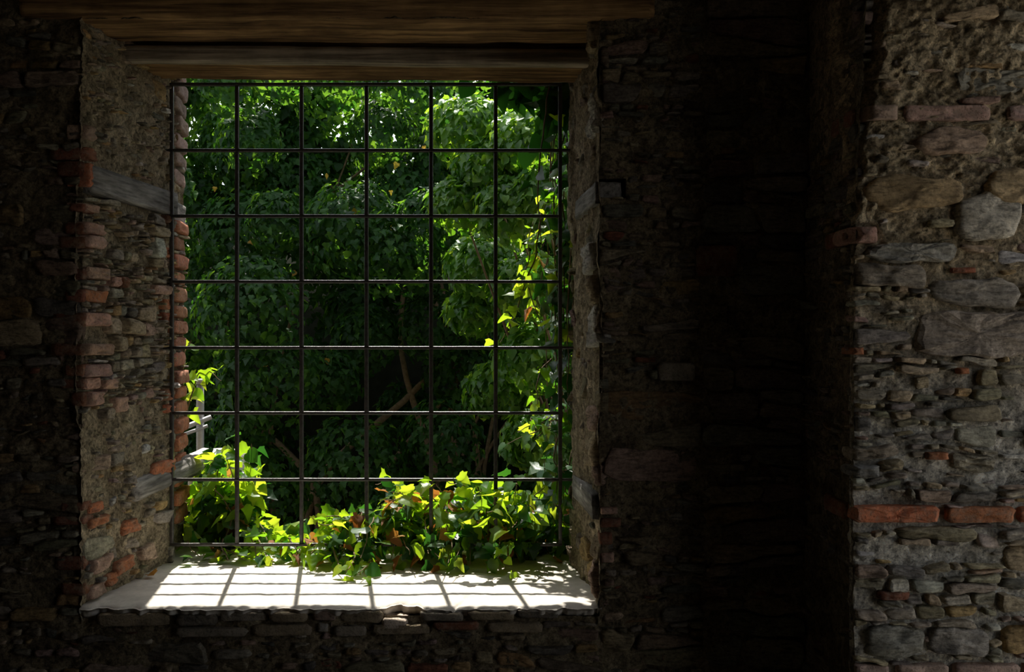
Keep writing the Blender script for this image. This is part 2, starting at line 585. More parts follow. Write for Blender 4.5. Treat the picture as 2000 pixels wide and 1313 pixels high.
def lay_stones(parent, name, specs, mapf, mat, limit=300, stuff='rubble'):
    """specs: (poly, front, back, edge, rough, tilt, colour, n, cut). The largest become single parts, the rest one mass."""
    specs = sorted(specs, key=lambda s: -area_of(s[0]))
    vs, fs, cs, off = [], [], [], 0
    for k, (poly, front, back, edge, rough, tilt, colr, n, cut) in enumerate(specs):
        P, f = stone_arrays(poly, mapf, front, back, edge, rough, tilt, n, cut, 0.05 if name == 'brick' else 0.09, 0.002 if name == 'brick' else 0.016)
        ff = [tuple(dict.fromkeys(a)) for a in f]
        if k < limit:
            c = P.mean(0)
            child(name, make_mesh(name, P - c, ff, mat, colr, smooth=(k % 5 != 0)), parent, c)
        else:
            vs.append(P); fs += [tuple(x + off for x in a) for a in ff]; cs.append(np.tile(colr, (len(P), 1))); off += len(P)
    if vs:
        me = make_mesh(stuff, np.concatenate(vs), fs, mat, np.concatenate(cs))
        child(stuff, me, parent, kind='stuff')

def block_arrays(size, seg, r, rough, seed, stretch=(1, 1, 1), scale=20):
    """A worn block: rounded box with uneven faces, centred on the origin."""
    nx, ny, nz = seg
    sx, sy, sz = (s / 2 for s in size)
    idx, V, Fq = {}, [], []
    def vid(i, j, k):
        key = (i, j, k)
        if key not in idx:
            idx[key] = len(V)
            V.append((-sx + 2 * sx * i / nx, -sy + 2 * sy * j / ny, -sz + 2 * sz * k / nz))
        return idx[key]
    for i in range(nx):
        for j in range(ny):
            Fq.append((vid(i, j, 0), vid(i, j + 1, 0), vid(i + 1, j + 1, 0), vid(i + 1, j, 0)))
            Fq.append((vid(i, j, nz), vid(i + 1, j, nz), vid(i + 1, j + 1, nz), vid(i, j + 1, nz)))
    for i in range(nx):
        for k in range(nz):
            Fq.append((vid(i, 0, k), vid(i + 1, 0, k), vid(i + 1, 0, k + 1), vid(i, 0, k + 1)))
            Fq.append((vid(i, ny, k), vid(i, ny, k + 1), vid(i + 1, ny, k + 1), vid(i + 1, ny, k)))
    for j in range(ny):
        for k in range(nz):
            Fq.append((vid(0, j, k), vid(0, j, k + 1), vid(0, j + 1, k + 1), vid(0, j + 1, k)))
            Fq.append((vid(nx, j, k), vid(nx, j + 1, k), vid(nx, j + 1, k + 1), vid(nx, j, k + 1)))
    V = np.array(V)
    S = np.array([sx, sy, sz])
    rr = np.minimum(r, S * 0.9)
    inner = np.clip(V, -(S - rr), S - rr)
    d = V - inner
    L = np.linalg.norm(d / rr, axis=1)
    nrm = d / np.maximum(np.linalg.norm(d, axis=1), 1e-9)[:, None]
    V = inner + d / np.maximum(L, 1.0)[:, None]
    q = V * np.array(stretch) + seed * 3.1
    V = V + nrm * (rough * (fbm(q, scale, 4, seed)))[:, None]
    return V, np.array(Fq)

def block(name, parent, centre, size, mat, rot=(0, 0, 0), seg=(8, 5, 4), r=0.008, rough=0.006, seed=1, col=None, stretch=(1, 1, 1), scale=20, **kw):
    V, Fq = block_arrays(size, seg, r, rough, seed, stretch, scale)
    if any(rot):
        R = np.array(Matrix.Rotation(rot[2], 3, 'Z') @ Matrix.Rotation(rot[1], 3, 'Y') @ Matrix.Rotation(rot[0], 3, 'X'))
        V = V @ R.T
    me = big_mesh(name, V, Fq, mat, col)
    if parent is None:
        return obj(name, me, None, centre, **kw)
    return child(name, me, parent, centre, **kw)

def tube_arrays(pts, radii, sides=6):
    pts = np.asarray(pts, float)
    n = len(pts)
    radii = np.broadcast_to(np.asarray(radii, float), (n,))
    t = np.gradient(pts, axis=0)
    t /= np.maximum(np.linalg.norm(t, axis=1), 1e-9)[:, None]
    ref = np.array([0.31, 0.5, 0.81])
    a = np.cross(t, ref); a /= np.maximum(np.linalg.norm(a, axis=1), 1e-9)[:, None]
    b = np.cross(t, a)
    ang = np.linspace(0, 2 * math.pi, sides, endpoint=False)
    V = pts[:, None] + radii[:, None, None] * (np.cos(ang)[None, :, None] * a[:, None] + np.sin(ang)[None, :, None] * b[:, None])
    V = V.reshape(-1, 3)
    q = []
    for i in range(n - 1):
        for s in range(sides):
            q.append((i * sides + s, i * sides + (s + 1) % sides, (i + 1) * sides + (s + 1) % sides, (i + 1) * sides + s))
    return V, np.array(q)

def spline(ctrl, n):
    c = np.asarray(ctrl, float)
    if len(c) == 2:
        return c[0] + np.linspace(0, 1, n)[:, None] * (c[1] - c[0])
    c = np.vstack([2 * c[0] - c[1], c, 2 * c[-1] - c[-2]])
    out = []
    m = len(c) - 3
    for t in np.linspace(0, m - 1e-6, n):
        k = int(t); s = t - k
        p0, p1, p2, p3 = c[k:k + 4]
        out.append(0.5 * (2 * p1 + (p2 - p0) * s + (2 * p0 - 5 * p1 + 4 * p2 - p3) * s * s + (3 * p1 - p0 - 3 * p2 + p3) * s ** 3))
    return np.array(out)

# ------------------------------------------------------------------ the building: planes and maps
YW, YG, YO = 2.80, 3.34, 3.65       # room face of the wall, grille, outer face
ZS, ZL = 0.863, 2.79                # sill top, lintel underside
YP = 2.40                           # face of the pier
XP = 0.957                          # its corner

def xl(y): return np.interp(y, [2.6, YW, YG, YO], [-1.432, -1.41, -1.347, -1.405])
def xr(y): return np.interp(y, [2.6, YW, YG, YO], [0.30, 0.286, 0.232, 0.262])

def map_back(u, v, h): return np.stack([u, YW - h, v], -1)
def map_left(u, v, h): return np.stack([xl(u) + h, u, v], -1)
def map_right(u, v, h): return np.stack([xr(u) - h, u, v], -1)
def chamf(v): return np.interp(v, [1.9, 2.15, 2.35, 2.55, 2.9], [0.0, 0.02, 0.055, 0.085, 0.13])
def map_pier(u, v, h):
    c = chamf(v) + 0.012 * vnoise(np.c_[np.zeros_like(v), np.zeros_like(v), v * 28], 4)
    c = np.maximum(c, 0.004)
    y = YP + np.maximum(0, (XP + c) - u) * 1.9
    return np.stack([u + np.zeros_like(v), y - h, v], -1)
def map_side(u, v, h): return np.stack([XP + chamf(v) * 0.35 - h, u, v], -1)

def px_back(x, y, d=YW): return ((x - 1000) * d / F, CZ - (y - 656.5) * d / F)
def px_left(x, y):
    d = (1.41 + 0.1167 * YW) / ((1000 - x) / F + 0.1167)
    return d, CZ - (y - 656.5) * d / F

random.seed(7)
rng = random.Random(11)

def hmort(amp, base=-0.006, seed=1, scale=16):
    def f(u, v, p):
        return base + amp * (0.9 * fbm(p, scale, 4, seed) + 0.6 * fbm(p * np.array([1, 1, 1.4]), 58, 3, seed + 20))
    return f

TAN, OCH, GRY, SLA, OLV, PNK, PAL = (0.27, 0.215, 0.14), (0.30, 0.205, 0.10), (0.235, 0.205, 0.16), (0.135, 0.122, 0.10), (0.195, 0.172, 0.118), (0.26, 0.185, 0.145), (0.36, 0.34, 0.30)
BR_O, BR_P, BR_D, BR_G = (0.47, 0.18, 0.09), (0.50, 0.31, 0.235), (0.20, 0.085, 0.05), (0.46, 0.32, 0.25)

def tint(c, r):
    k = r.uniform(0.8, 1.2)
    return tuple(max(0.01, x * k * r.uniform(0.94, 1.06)) for x in c)

def rubble_specs(r, cells, palette, front=(-0.002, 0.012), rough=0.006, edge=0.014, drop=0.0, minarea=0.0002, n=16, dropf=None, bright=1.0):
    out = []
    for poly in cells:
        a = area_of(poly)
        if a < minarea: continue
        cu = sum(p[0] for p in poly) / len(poly); cv = sum(p[1] for p in poly) / len(poly)
        dr = dropf(cu, cv) if dropf else drop
        if r.random() < dr: continue
        c = tuple(x * bright for x in tint(r.choices([p[0] for p in palette], [p[1] for p in palette])[0], r))  # bright lifts the stone colour on faces that catch more light
        fr = r.uniform(*front)
        out.append((poly, fr, 0.03, 0.62 * edge * r.uniform(0.6, 1.3), rough * r.uniform(0.7, 1.5), (r.gauss(0, 0.09), r.gauss(0, 0.14)), c, n, r.uniform(0.05, 0.16)))
    return out

def rect(b): return [(b[0], b[2]), (b[1], b[2]), (b[1], b[3]), (b[0], b[3])]

# ---- back wall, around the window
SOCK_Z0, SOCK_Z1 = CZ - (388 - 656.5) * YW / F, CZ - (347 - 656.5) * YW / F
HOLE = (-1.41, 0.286, ZS - 0.035, ZL)
core = join([box_arrays(-3.2, -1.425, YW + 0.02, YO, -0.6, 3.33), box_arrays(0.30, 2.9, YW + 0.18, YO, -0.6, 3.33), box_arrays(0.375, 2.9, YW + 0.02, YW + 0.19, -0.6, 3.33), box_arrays(0.30, 0.38, YW + 0.02, YW + 0.19, -0.6, SOCK_Z0), box_arrays(0.30, 0.38, YW + 0.02, YW + 0.19, SOCK_Z1, 3.33),
             box_arrays(-1.43, 0.31, YW + 0.02, YO, -0.6, ZS - 0.05), box_arrays(-1.43, 0.31, YW + 0.25, YO, 2.96, 3.33)])
sk = skin(map_back, -2.3, 1.05, -0.02, 3.33, 0.0125, hmort(0.014, -0.006, 3), HOLE)
cu = sk[0][sk[1]].mean(1)
sk = (sk[0], sk[1][~((cu[:, 0] > 0.288) & (cu[:, 0] < 0.375) & (cu[:, 2] > SOCK_Z0) & (cu[:, 2] < SOCK_Z1))])
sk2 = skin(map_back, -3.2, -2.3, -0.02, 3.33, 0.05, hmort(0.011, -0.006, 3))
V, Q = join([core, sk, sk2])
wall_back = obj('wall_back', big_mesh('wall_back', V, Q, M_MORT), kind='structure', label='dark rubble stone wall pierced by the barred window')

fixed_back = []
def fxb(x0, y0, x1, y1):
    a, b = px_back(x0, y1), px_back(x1, y0)
    t = (a[0], b[0], a[1], b[1])
    fixed_back.append(t)
    return t
back_bricks = []
for x0, y0, x1, y1, c in [(190, 1198, 335, 1222, TAN), (345, 1200, 425, 1222, SLA), (430, 1197, 520, 1213, GRY), (525, 1196, 600, 1214, TAN), (610, 1193, 655, 1213, PNK), (660, 1194, 748, 1216, TAN),
                          (340, 1226, 485, 1243, GRY), (492, 1220, 610, 1243, TAN), (620, 1217, 642, 1236, PAL), (652, 1222, 715, 1243, GRY), (728, 1219, 840, 1238, TAN), (846, 1214, 935, 1230, BR_D),
                          (820, 1196, 905, 1211, GRY), (912, 1194, 1005, 1210, TAN), (1012, 1192, 1090, 1208, SLA), (950, 1216, 1060, 1235, TAN),
                          (1283, 708, 1357, 744, GRY), (1360, 480, 1440, 540, BR_D), (1172, 990, 1205, 1004, BR_P), (1172, 1012, 1212, 1030, BR_D), (1172, 1080, 1200, 1100, BR_P), (1170, 1040, 1196, 1064, BR_D)]:
    b = fxb(x0, y0, x1, y1)
    back_bricks.append((rect(b), rng.uniform(0.004, 0.016), 0.04, 0.010, 0.004, (rng.gauss(0, 0.04), rng.gauss(0, 0.05)), c, 20, 0.07))
# the empty beam socket right of the window
SOCK = (*[px_back(1172, 0)[0], px_back(1221, 0)[0]], px_back(0, 388)[1], px_back(0, 347)[1])
fixed_back.append(SOCK)
# lintel bearing
BEAM_B = (-1.60, 0.46, ZL + 0.0, 3.2)
fixed_back.append(BEAM_B)
PAL_DARK = [(TAN, 3), (OCH, 1.5), (GRY, 3), (SLA, 2), (OLV, 2), (PNK, 2), (BR_D, 0.4)]
cells = []
rb = random.Random(5)
SZ = [(0.055, 0.14), (0.032, 0.25), (0.02, 0.35), (0.0125, 0.25)]
cells += split_cells(rb, -2.15, -1.415, 0.35, 3.1, 0.040, 3.0, 0.010, fixed_back)
cells += split_cells(rb, 0.29, 0.965, 0.35, 3.1, 0.042, 3.2, 0.010, fixed_back)
cells += split_cells(rb, -1.415, 0.29, 0.35, ZS - 0.045, 0.040, 3.2, 0.010, fixed_back)
specs = rubble_specs(rb, cells, PAL_DARK, (-0.006, 0.014), 0.007, drop=0.12)
lay_stones(wall_back, 'stone', specs, map_back, M_STONE, 278)
lay_stones(wall_back, 'brick', back_bricks, map_back, M_BRICK)
# ---- left reveal
def h_left(u, v, p):
    mid = np.interp(v, [1.40, 1.54, 2.24, 2.36], [0.0, 1.0, 1.0, 0.0])
    return hmort(0.017, 0.0, 8, 18)(u, v, p) * (1 - 0.45 * mid) - 0.017 * mid - 0.001
sk = skin(map_left, YW - 0.004, YO, ZS - 0.06, 2.98, 0.0085, h_left)
cap, capq = skin(lambda u, v, h: np.stack([u, np.full_like(u, YO) + h, v], -1), -1.9, -1.405, -0.5, 3.3, 0.04, hmort(0.01, 0, 4))
V, Q = join([sk, (cap, capq)])
wall_left_jamb = obj('wall_jamb_left', big_mesh('wall_jamb_left', V, Q, M_MORT_J), kind='structure', label='thick rubble reveal with brick quoins on the sunlit side of the window')
LB = []
fixed_left = []
for x0, y0, x1, y1, c in [(160, 400, 195, 414, BR_P), (161, 436, 198, 458, BR_P), (163, 461, 199, 484, BR_P), (166, 523, 204, 546, BR_P), (152, 566, 205, 590, BR_O), (154, 611, 210, 637, BR_P),
                          (160, 672, 211, 694, BR_P), (163, 712, 208, 736, BR_P), (163, 738, 195, 761, BR_P), (200, 740, 224, 760, BR_P), (166, 766, 195, 793, BR_P), (221, 776, 248, 805, BR_P),
                          (160, 246, 180, 275, BR_P), (157, 318, 171, 365, BR_O), (158, 290, 190, 312, BR_D), (210, 541, 229, 560, BR_P), (232, 541, 247, 562, BR_D), (302, 558, 326, 576, BR_P),
                          (170, 1009, 207, 1028, BR_O), (172, 981, 200, 1000, BR_O), (238, 1014, 270, 1042, BR_O), (172, 1087, 211, 1116, BR_P), (219, 1091, 256, 1119, BR_O), (201, 1120, 221, 1142, BR_O),
                          (172, 1140, 205, 1165, BR_P), (318, 585, 334, 605, BR_O), (318, 611, 334, 628, BR_O), (316, 482, 334, 502, BR_O), (323, 420, 335, 436, BR_D), (320, 760, 335, 782, BR_O),
                          (322, 790, 338, 806, BR_O), (292, 900, 338, 926, BR_O)]:
    ya = (y0 + y1) / 2
    dm, vm = px_left((x0 + x1) / 2, ya)
    hh = (y1 - y0) * dm / F / 2
    d0, d1 = px_left(x0, ya)[0], px_left(x1, ya)[0]
    b = (max(d0, YW + 0.001), d1, vm - hh, vm + hh)
    fixed_left.append(b)
    LB.append((rect(b), rng.uniform(0.008, 0.022), 0.05, 0.010, 0.012, (rng.gauss(0, 0.07), rng.gauss(0, 0.07)), tint(c, rng), 24, 0.07))
# bricks of the outer edge, seen past the grille
z = ZS + 0.12
while z < 2.92:
    hgt = rng.uniform(0.045, 0.062)
    if not (2.20 < z < 2.33):
        b = (3.44 + rng.uniform(-0.03, 0.03), YO + rng.uniform(-0.01, 0.012), z, z + hgt)
        fixed_left.append(b)
        c = (0.40, 0.29, 0.24) if z > 2.3 else (0.44, 0.20, 0.12) if z > 1.5 else BR_O
        LB.append((rect(b), rng.uniform(0.010, 0.030), 0.05, 0.014, 0.007, (0, 0), tint(c, rng), 20, 0.12))
    z += hgt + rng.uniform(0.012, 0.02)
PLANK_Z = 1.75 + 0.522
fixed_left.append((YW + 0.01, YO, PLANK_Z - 0.055, PLANK_Z + 0.055))
fixed_left.append((3.10, YO, 1.13, 1.27))
rl = random.Random(21)
cells = split_cells(rl, YW, YO, ZS, 2.95, 0.034, 2.3, 0.007, fixed_left)
def drop_left(u, v):
    if v > 2.30: return 0.5                      # mostly earth mortar above the plank
    if v < 1.50: return 0.60                      # and in the lower third
    return 0.04
specs = rubble_specs(rl, cells, [(TAN, 3), (OCH, 1.2), (GRY, 3.2), (SLA, 1.2), (OLV, 2.5), (PNK, 1.2), (PAL, 0.5)], (0.003, 0.026), 0.006, 0.013, dropf=drop_left, bright=1.5, minarea=0.00008)  # stone colours raised to paint in the light on the reveal
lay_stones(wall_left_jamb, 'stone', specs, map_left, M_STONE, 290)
lay_stones(wall_left_jamb, 'brick', LB, map_left, M_BRICK)
# quoin bricks returning on the room face, its shade in their darker colour
for k, (yc, hgt) in enumerate([(300, 24), (330, 30), (405, 16), (447, 24), (473, 24), (535, 24), (578, 25), (624, 26), (683, 24), (724, 24), (750, 22), (780, 26), (990, 20), (1018, 20), (1100, 28), (1152, 24)]):
    zc = CZ - (yc - 656.5) * YW / F
    L = rng.uniform(0.035, 0.11)
    block('brick', wall_left_jamb, (-1.415 - L / 2 + 0.012, YW + 0.035, zc), (L, 0.078, hgt * YW / F), M_BRICK, seg=(6, 5, 3), r=0.008, rough=0.008, seed=40 + k, col=tint(BR_D, rng))
# timbers built into the reveal
block('timber', wall_left_jamb, (-1.409, 3.115, PLANK_Z), (0.10, 0.575, 0.094), M_GREYW, rot=(0, 0, -0.113), seg=(4, 40, 6), r=0.005, rough=0.007, seed=9, stretch=(6, 0.5, 6), scale=9,
      label='weathered grey timber built into the reveal')
block('timber', wall_left_jamb, (-1.430, 3.545, PLANK_Z - 0.02), (0.10, 0.205, 0.10), M_GREYW, rot=(0, 0, 0.14), seg=(4, 16, 6), r=0.005, rough=0.007, seed=19, stretch=(6, 0.5, 6), scale=9,
      label='end of the weathered timber behind the grille')
block('timber', wall_left_jamb, (-1.376, 3.37, 1.195), (0.10, 0.58, 0.088), M_GREYW, rot=(0.03, 0, -0.06), seg=(8, 40, 8), r=0.034, rough=0.010, seed=12, stretch=(5, 0.6, 5), scale=9,
      label='split grey timber end sticking out past the grille')

# ---- right reveal
def h_right(u, v, p): return -0.004 + 0.022 * fbm(p * np.array([1, 1, 0.8]), 5, 3, 30) + 0.018 * fbm(p * np.array([1, 1, 0.35]), 14, 4, 31) + 0.009 * fbm(p * np.array([1, 1, 0.5]), 55, 3, 32)
sk = skin(map_right, YW - 0.006, YO, ZS - 0.06, 2.98, 0.0085, h_right)
sk = (sk[0], sk[1][:, ::-1])
wall_right_jamb = obj('wall_jamb_right', big_mesh('wall_jamb_right', sk[0], sk[1], M_MORT_J), kind='structure', label='rough mortared reveal on the ivy-grown side of the window')
rr_ = random.Random(33)
cells = rubble_cells(rr_, YW, YO, ZS, 2.95, 1.6, [(0.045, 0.3), (0.028, 0.4), (0.018, 0.3)], 0.012, [(YW, 3.3, 2.15, 2.30), (YW, 3.3, 1.10, 1.26)])
edge_lumps = []
zz_ = ZS + 0.02
while zz_ < 2.85:
    hgt = rr_.uniform(0.05, 0.17)
    if not (2.12 < zz_ + hgt / 2 < 2.32 or 1.08 < zz_ + hgt / 2 < 1.28) and rr_.random() < 0.85:
        w = rr_.uniform(0.05, 0.16)
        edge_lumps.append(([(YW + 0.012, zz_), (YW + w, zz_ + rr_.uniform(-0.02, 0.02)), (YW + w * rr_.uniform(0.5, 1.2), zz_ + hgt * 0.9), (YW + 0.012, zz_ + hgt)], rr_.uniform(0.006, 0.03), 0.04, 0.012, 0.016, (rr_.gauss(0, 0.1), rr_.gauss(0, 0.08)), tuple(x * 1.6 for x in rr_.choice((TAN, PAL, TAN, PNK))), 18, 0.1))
    zz_ += hgt * rr_.uniform(0.7, 1.1)
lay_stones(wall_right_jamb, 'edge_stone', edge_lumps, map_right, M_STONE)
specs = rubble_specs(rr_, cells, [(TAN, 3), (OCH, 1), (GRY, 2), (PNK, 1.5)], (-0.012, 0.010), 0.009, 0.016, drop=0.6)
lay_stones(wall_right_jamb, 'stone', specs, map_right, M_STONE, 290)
block('timber', wall_right_jamb, (0.300, 3.02, 2.222), (0.09, 0.42, 0.075), M_GREYW, seg=(4, 24, 4), r=0.006, rough=0.007, seed=14, rot=(0, 0, 0.09), stretch=(6, 0.6, 6), scale=9, label='grey timber end set into the reveal below the lintel')
block('timber', wall_right_jamb, (0.293, 3.02, 1.185), (0.10, 0.42, 0.085), M_GREYW, seg=(4, 24, 4), r=0.008, rough=0.012, seed=15, rot=(0, 0, 0.09), stretch=(6, 0.6, 6), scale=9, label='pale splintered timber end set into the reveal above the sill')

# ---- pier
def h_pier(u, v, p):
    top = np.interp(v, [1.75, 2.2], [0.0, 1.0])
    a = 0.010 + 0.012 * top
    return (-0.012 + 0.015 * top) + a * (0.9 * fbm(p, 15, 4, 41) + 0.65 * fbm(p * np.array([1, 1, 1.5]), 55, 4, 42))
core = box_arrays(XP + 0.02, DOOR_X + 0.4, YP + 0.12, YW + 0.05, -0.1, 3.33)
core2 = box_arrays(XP + 0.20, DOOR_X + 0.4, YP + 0.02, YW + 0.05, -0.1, 3.33)
sf = skin(map_pier, XP, 1.95, 0.1, 3.3, 0.006, h_pier)
sf2 = skin(map_pier, 1.95, DOOR_X, 0.1, 3.3, 0.05, h_pier)
ss = skin(map_side, YP, YW, 0.1, 3.3, 0.012, hmort(0.012, -0.004, 51))
ss = (ss[0], ss[1][:, ::-1])
V, Q = join([core, core2, sf, sf2])
wall_pier = obj('wall_right_pier', big_mesh('wall_right_pier', V, Q, M_MORT_P), kind='structure', label='stone pier with brick courses catching daylight beside the dark corner')

child('shaded_side_mortar', big_mesh('shaded_side_mortar', ss[0], ss[1], M_MORT), wall_pier)  # darker mortar than the front: shade of the side face as colour
def px_pier(x, y): return (x - 1000) * YP / F, CZ - (y - 656.5) * YP / F
fixed_p, PB, PS = [], [], []
def fxp(x0, y0, x1, y1):
    a, b = px_pier(x0, y1), px_pier(x1, y0)
    t = (a[0], b[0], a[1], b[1]); fixed_p.append(t); return t
for x0, y0, x1, y1, c, fr in [(1663, 988, 1834, 1020, BR_O, 0.012), (1848, 990, 1980, 1020, BR_O, 0.012), (1988, 990, 2120, 1020, BR_O, 0.012), (2128, 990, 2290, 1020, BR_O, 0.012),
                              (1684, 206, 1750, 236, BR_G, 0.016), (1762, 207, 1932, 238, BR_G, 0.016), (1966, 207, 2100, 237, BR_G, 0.016), (2108, 206, 2270, 237, BR_G, 0.016), (1657, 443, 1712, 475, BR_P, 0.014),
                              (1668, 1298, 1735, 1328, BR_G, 0.012), (1752, 1298, 1850, 1328, BR_G, 0.012), (1862, 1298, 1990, 1328, BR_G, 0.012), (1998, 1298, 2150, 1328, BR_G, 0.012),
                              (1663, 679, 1686, 692, BR_O, 0.014), (1868, 719, 1891, 731, BR_O, 0.014), (1808, 884, 1851, 898, BR_O, 0.014), (1716, 1155, 1776, 1171, BR_D, 0.012), (1858, 522, 1905, 533, BR_O, 0.008)]:
    b = fxp(x0, y0, x1, y1)
    PB.append((rect(b), fr, 0.06, 0.009, 0.009, (rng.gauss(0, 0.03), rng.gauss(0, 0.06)), tint(c, rng), 30, 0.05))
def blob(x0, y0, x1, y1, lens, r):
    """an irregular stone outline in wall metres"""
    out = []
    n = 11
    for k in range(n):
        a = 2 * math.pi * (k + r.uniform(-0.25, 0.25)) / n
        ca, sa = math.cos(a), math.sin(a)
        e = lens
        X = math.copysign(abs(ca) ** e, ca); Y = math.copysign(abs(sa) ** e, sa)
        out.append(px_pier((x0 + x1) / 2 + X * (x1 - x0) / 2 * r.uniform(0.92, 1.05), (y0 + y1) / 2 - Y * (y1 - y0) / 2 * r.uniform(0.9, 1.06)))
    return out
rp = random.Random(77)
for x0, y0, x1, y1, c, fr, lens in [(1782, 250, 1926, 306, (0.30, 0.215, 0.155), 0.024, 0.9), (1685, 346, 1880, 416, (0.34, 0.245, 0.135), 0.022, 0.7), (1866, 374, 1992, 478, (0.40, 0.36, 0.29), 0.024, 0.7),
                                    (1662, 514, 1812, 562, (0.25, 0.21, 0.16), 0.014, 0.4), (1775, 608, 2030, 694, (0.27, 0.225, 0.18), 0.016, 0.45), (1925, 330, 2070, 405, (0.38, 0.28, 0.16), 0.02, 0.7),
                                    (1690, 476, 1875, 512, (0.24, 0.225, 0.19), 0.012, 0.5), (1860, 130, 2010, 190, (0.22, 0.205, 0.165), 0.008, 0.7), (1812, 540, 1990, 600, (0.25, 0.22, 0.18), 0.014, 0.6),
                                    (1858, 886, 1946, 920, (0.25, 0.22, 0.16), 0.008, 0.35), (1662, 872, 1755, 898, (0.27, 0.225, 0.17), 0.010, 0.4), (1750, 1028, 1912, 1058, (0.22, 0.19, 0.12), 0.010, 0.35),
                                    (1690, 1225, 1810, 1285, (0.20, 0.19, 0.155), 0.012, 0.5), (1820, 1225, 1925, 1285, (0.25, 0.225, 0.19), 0.012, 0.5), (1664, 905, 1722, 932, (0.18, 0.175, 0.16), 0.012, 0.5), (1718, 902, 1768, 924, (0.22, 0.18, 0.11), 0.01, 0.5)]:
    fxp(x0 + 4, y0 + 3, x1 - 4, y1 - 3)
    PS.append((blob(x0, y0, x1, y1, lens, rp), fr, 0.04, 0.014, 0.014, (rp.gauss(0, 0.05), rp.gauss(0, 0.07)), tuple(1.5 * x for x in c), 30, 0.12))  # colours raised to paint in the daylight on the pier
cells = split_cells(rp, XP + 0.004, 1.78, 0.45, 3.05, 0.030, 3.4, 0.008, fixed_p)
def drop_p(u, v):
    if v > 2.02: return 0.72
    if v > 1.92: return 0.35
    return 0.05
specs = rubble_specs(rp, cells, [(TAN, 2.6), (OCH, 0.8), (GRY, 3.2), (SLA, 1.6), (OLV, 1.8), (PNK, 1.0), (PAL, 0.8)], (-0.002, 0.020), 0.007, 0.011, dropf=drop_p, bright=1.75)  # daylight on the pier face is partly in these raised colours
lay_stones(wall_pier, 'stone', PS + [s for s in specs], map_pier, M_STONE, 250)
lay_stones(wall_pier, 'brick', PB, map_pier, M_BRICK)
side_fixed = []
SB = []
for yc in (222, 459, 1004):
    zc = CZ - (yc - 656.5) * YP / F
    b = (YP + 0.03, YP + 0.20, zc - 0.023, zc + 0.023)
    side_fixed.append(b); SB.append((rect(b), 0.012, 0.04, 0.01, 0.004, (0, 0), tint(BR_D, rng), 20, 0.07))  # dark brick colour carries the shade of the side face
cells = split_cells(rp, YP + 0.01, YW, 0.45, 3.0, 0.036, 3.0, 0.010, side_fixed)
specs = rubble_specs(rp, cells, PAL_DARK, (-0.004, 0.012), 0.007, drop=0.15)  # darker stone colours than the front, for the side's shade
lay_stones(wall_pier, 'corner_stone', specs, map_side, M_STONE, 120, 'corner_rubble')
lay_stones(wall_pier, 'brick', SB, map_side, M_BRICK)

# ---- the rest of the room
def slab(name, b, mat, **kw):
    V, Q = box_arrays(*b)
    c = V.mean(0)
    return obj(name, big_mesh(name, V - c, Q, mat, smooth=False), None, c, kind='structure', **kw)
slab('floor', (-3.4, DOOR_X + 0.5, -3.2, YW, -0.2, 0.0), M_DARKWALL, label='dusty earth floor of the dark room')
slab('ceiling', (-3.4, DOOR_X + 0.5, -3.2, 4.0, 3.33, 3.47), M_DARKWALL, label='dark roof slab running out over the window as eaves')
slab('wall_left', (-3.4, -3.2, -3.2, YO, -0.2, 3.33), M_DARKWALL, label='dark side wall of the room')
slab('wall_rear', (-3.4, DOOR_X + 0.5, -3.2, -3.0, -0.2, 3.33), M_DARKWALL, label='dark wall behind the viewer')
V, Q = join([box_arrays(DOOR_X, DOOR_X + 0.35, -3.0, DOOR_Y0, -0.2, 3.33), box_arrays(DOOR_X, DOOR_X + 0.35, DOOR_Y1, YP + 0.06, -0.2, 3.33),
             box_arrays(DOOR_X, DOOR_X + 0.35, DOOR_Y0, DOOR_Y1, DOOR_Z1, 3.33), box_arrays(DOOR_X, DOOR_X + 0.35, DOOR_Y0, DOOR_Y1, -0.25, -0.02)])
obj('wall_right', big_mesh('wall_right', V, Q, M_DARKWALL, smooth=False), kind='structure', label='side wall with the open doorway added to light the pier')

# ---- window: sill and lintel beams
window = empty('window_1', (-0.56, YW, ZS), kind='structure', label='deep window opening with broken screed sill and old timber lintel')
nx, ny = 300, 60
xs = np.linspace(-1.415, 0.295, nx)
ts = np.linspace(0, 1, ny)
q1 = np.c_[xs, np.zeros(nx), np.zeros(nx)]
fy = YW - 0.004 + 0.012 * fbm(q1, 9, 3, 61) + 0.020 * fbm(q1, 42, 4, 62)
notch = np.clip(1 - np.abs(xs + 0.365) / 0.085, 0, 1) ** 0.7
fy = fy + 0.065 * notch * (0.8 + 0.3 * fbm(q1, 60, 2, 63))
XX, TT = np.meshgrid(xs, ts)
YY = fy[None, :] + TT ** 1.3 * (YO + 0.02 - fy[None, :])
P = np.stack([XX, YY, np.zeros_like(XX)], -1).reshape(-1, 3)
zz = ZS + 0.004 * fbm(P, 5, 3, 64) + 0.0018 * fbm(P, 45, 3, 65) - 0.010 * np.exp(-((P[:, 1] - np.tile(fy, ny)) / 0.012)) - 0.012 * np.exp(-np.abs(P[:, 0] + 0.175 + 0.02 * np.sin(P[:, 1] * 30)) / 0.004) * (P[:, 1] < 2.9)
P[:, 2] = zz
i = np.arange(nx * ny).reshape(ny, nx)
q = np.stack([i[:-1, :-1], i[:-1, 1:], i[1:, 1:], i[1:, :-1]], -1).reshape(-1, 4)
rows = [P]
qs = [q]
base = len(P)
prev = i[0]
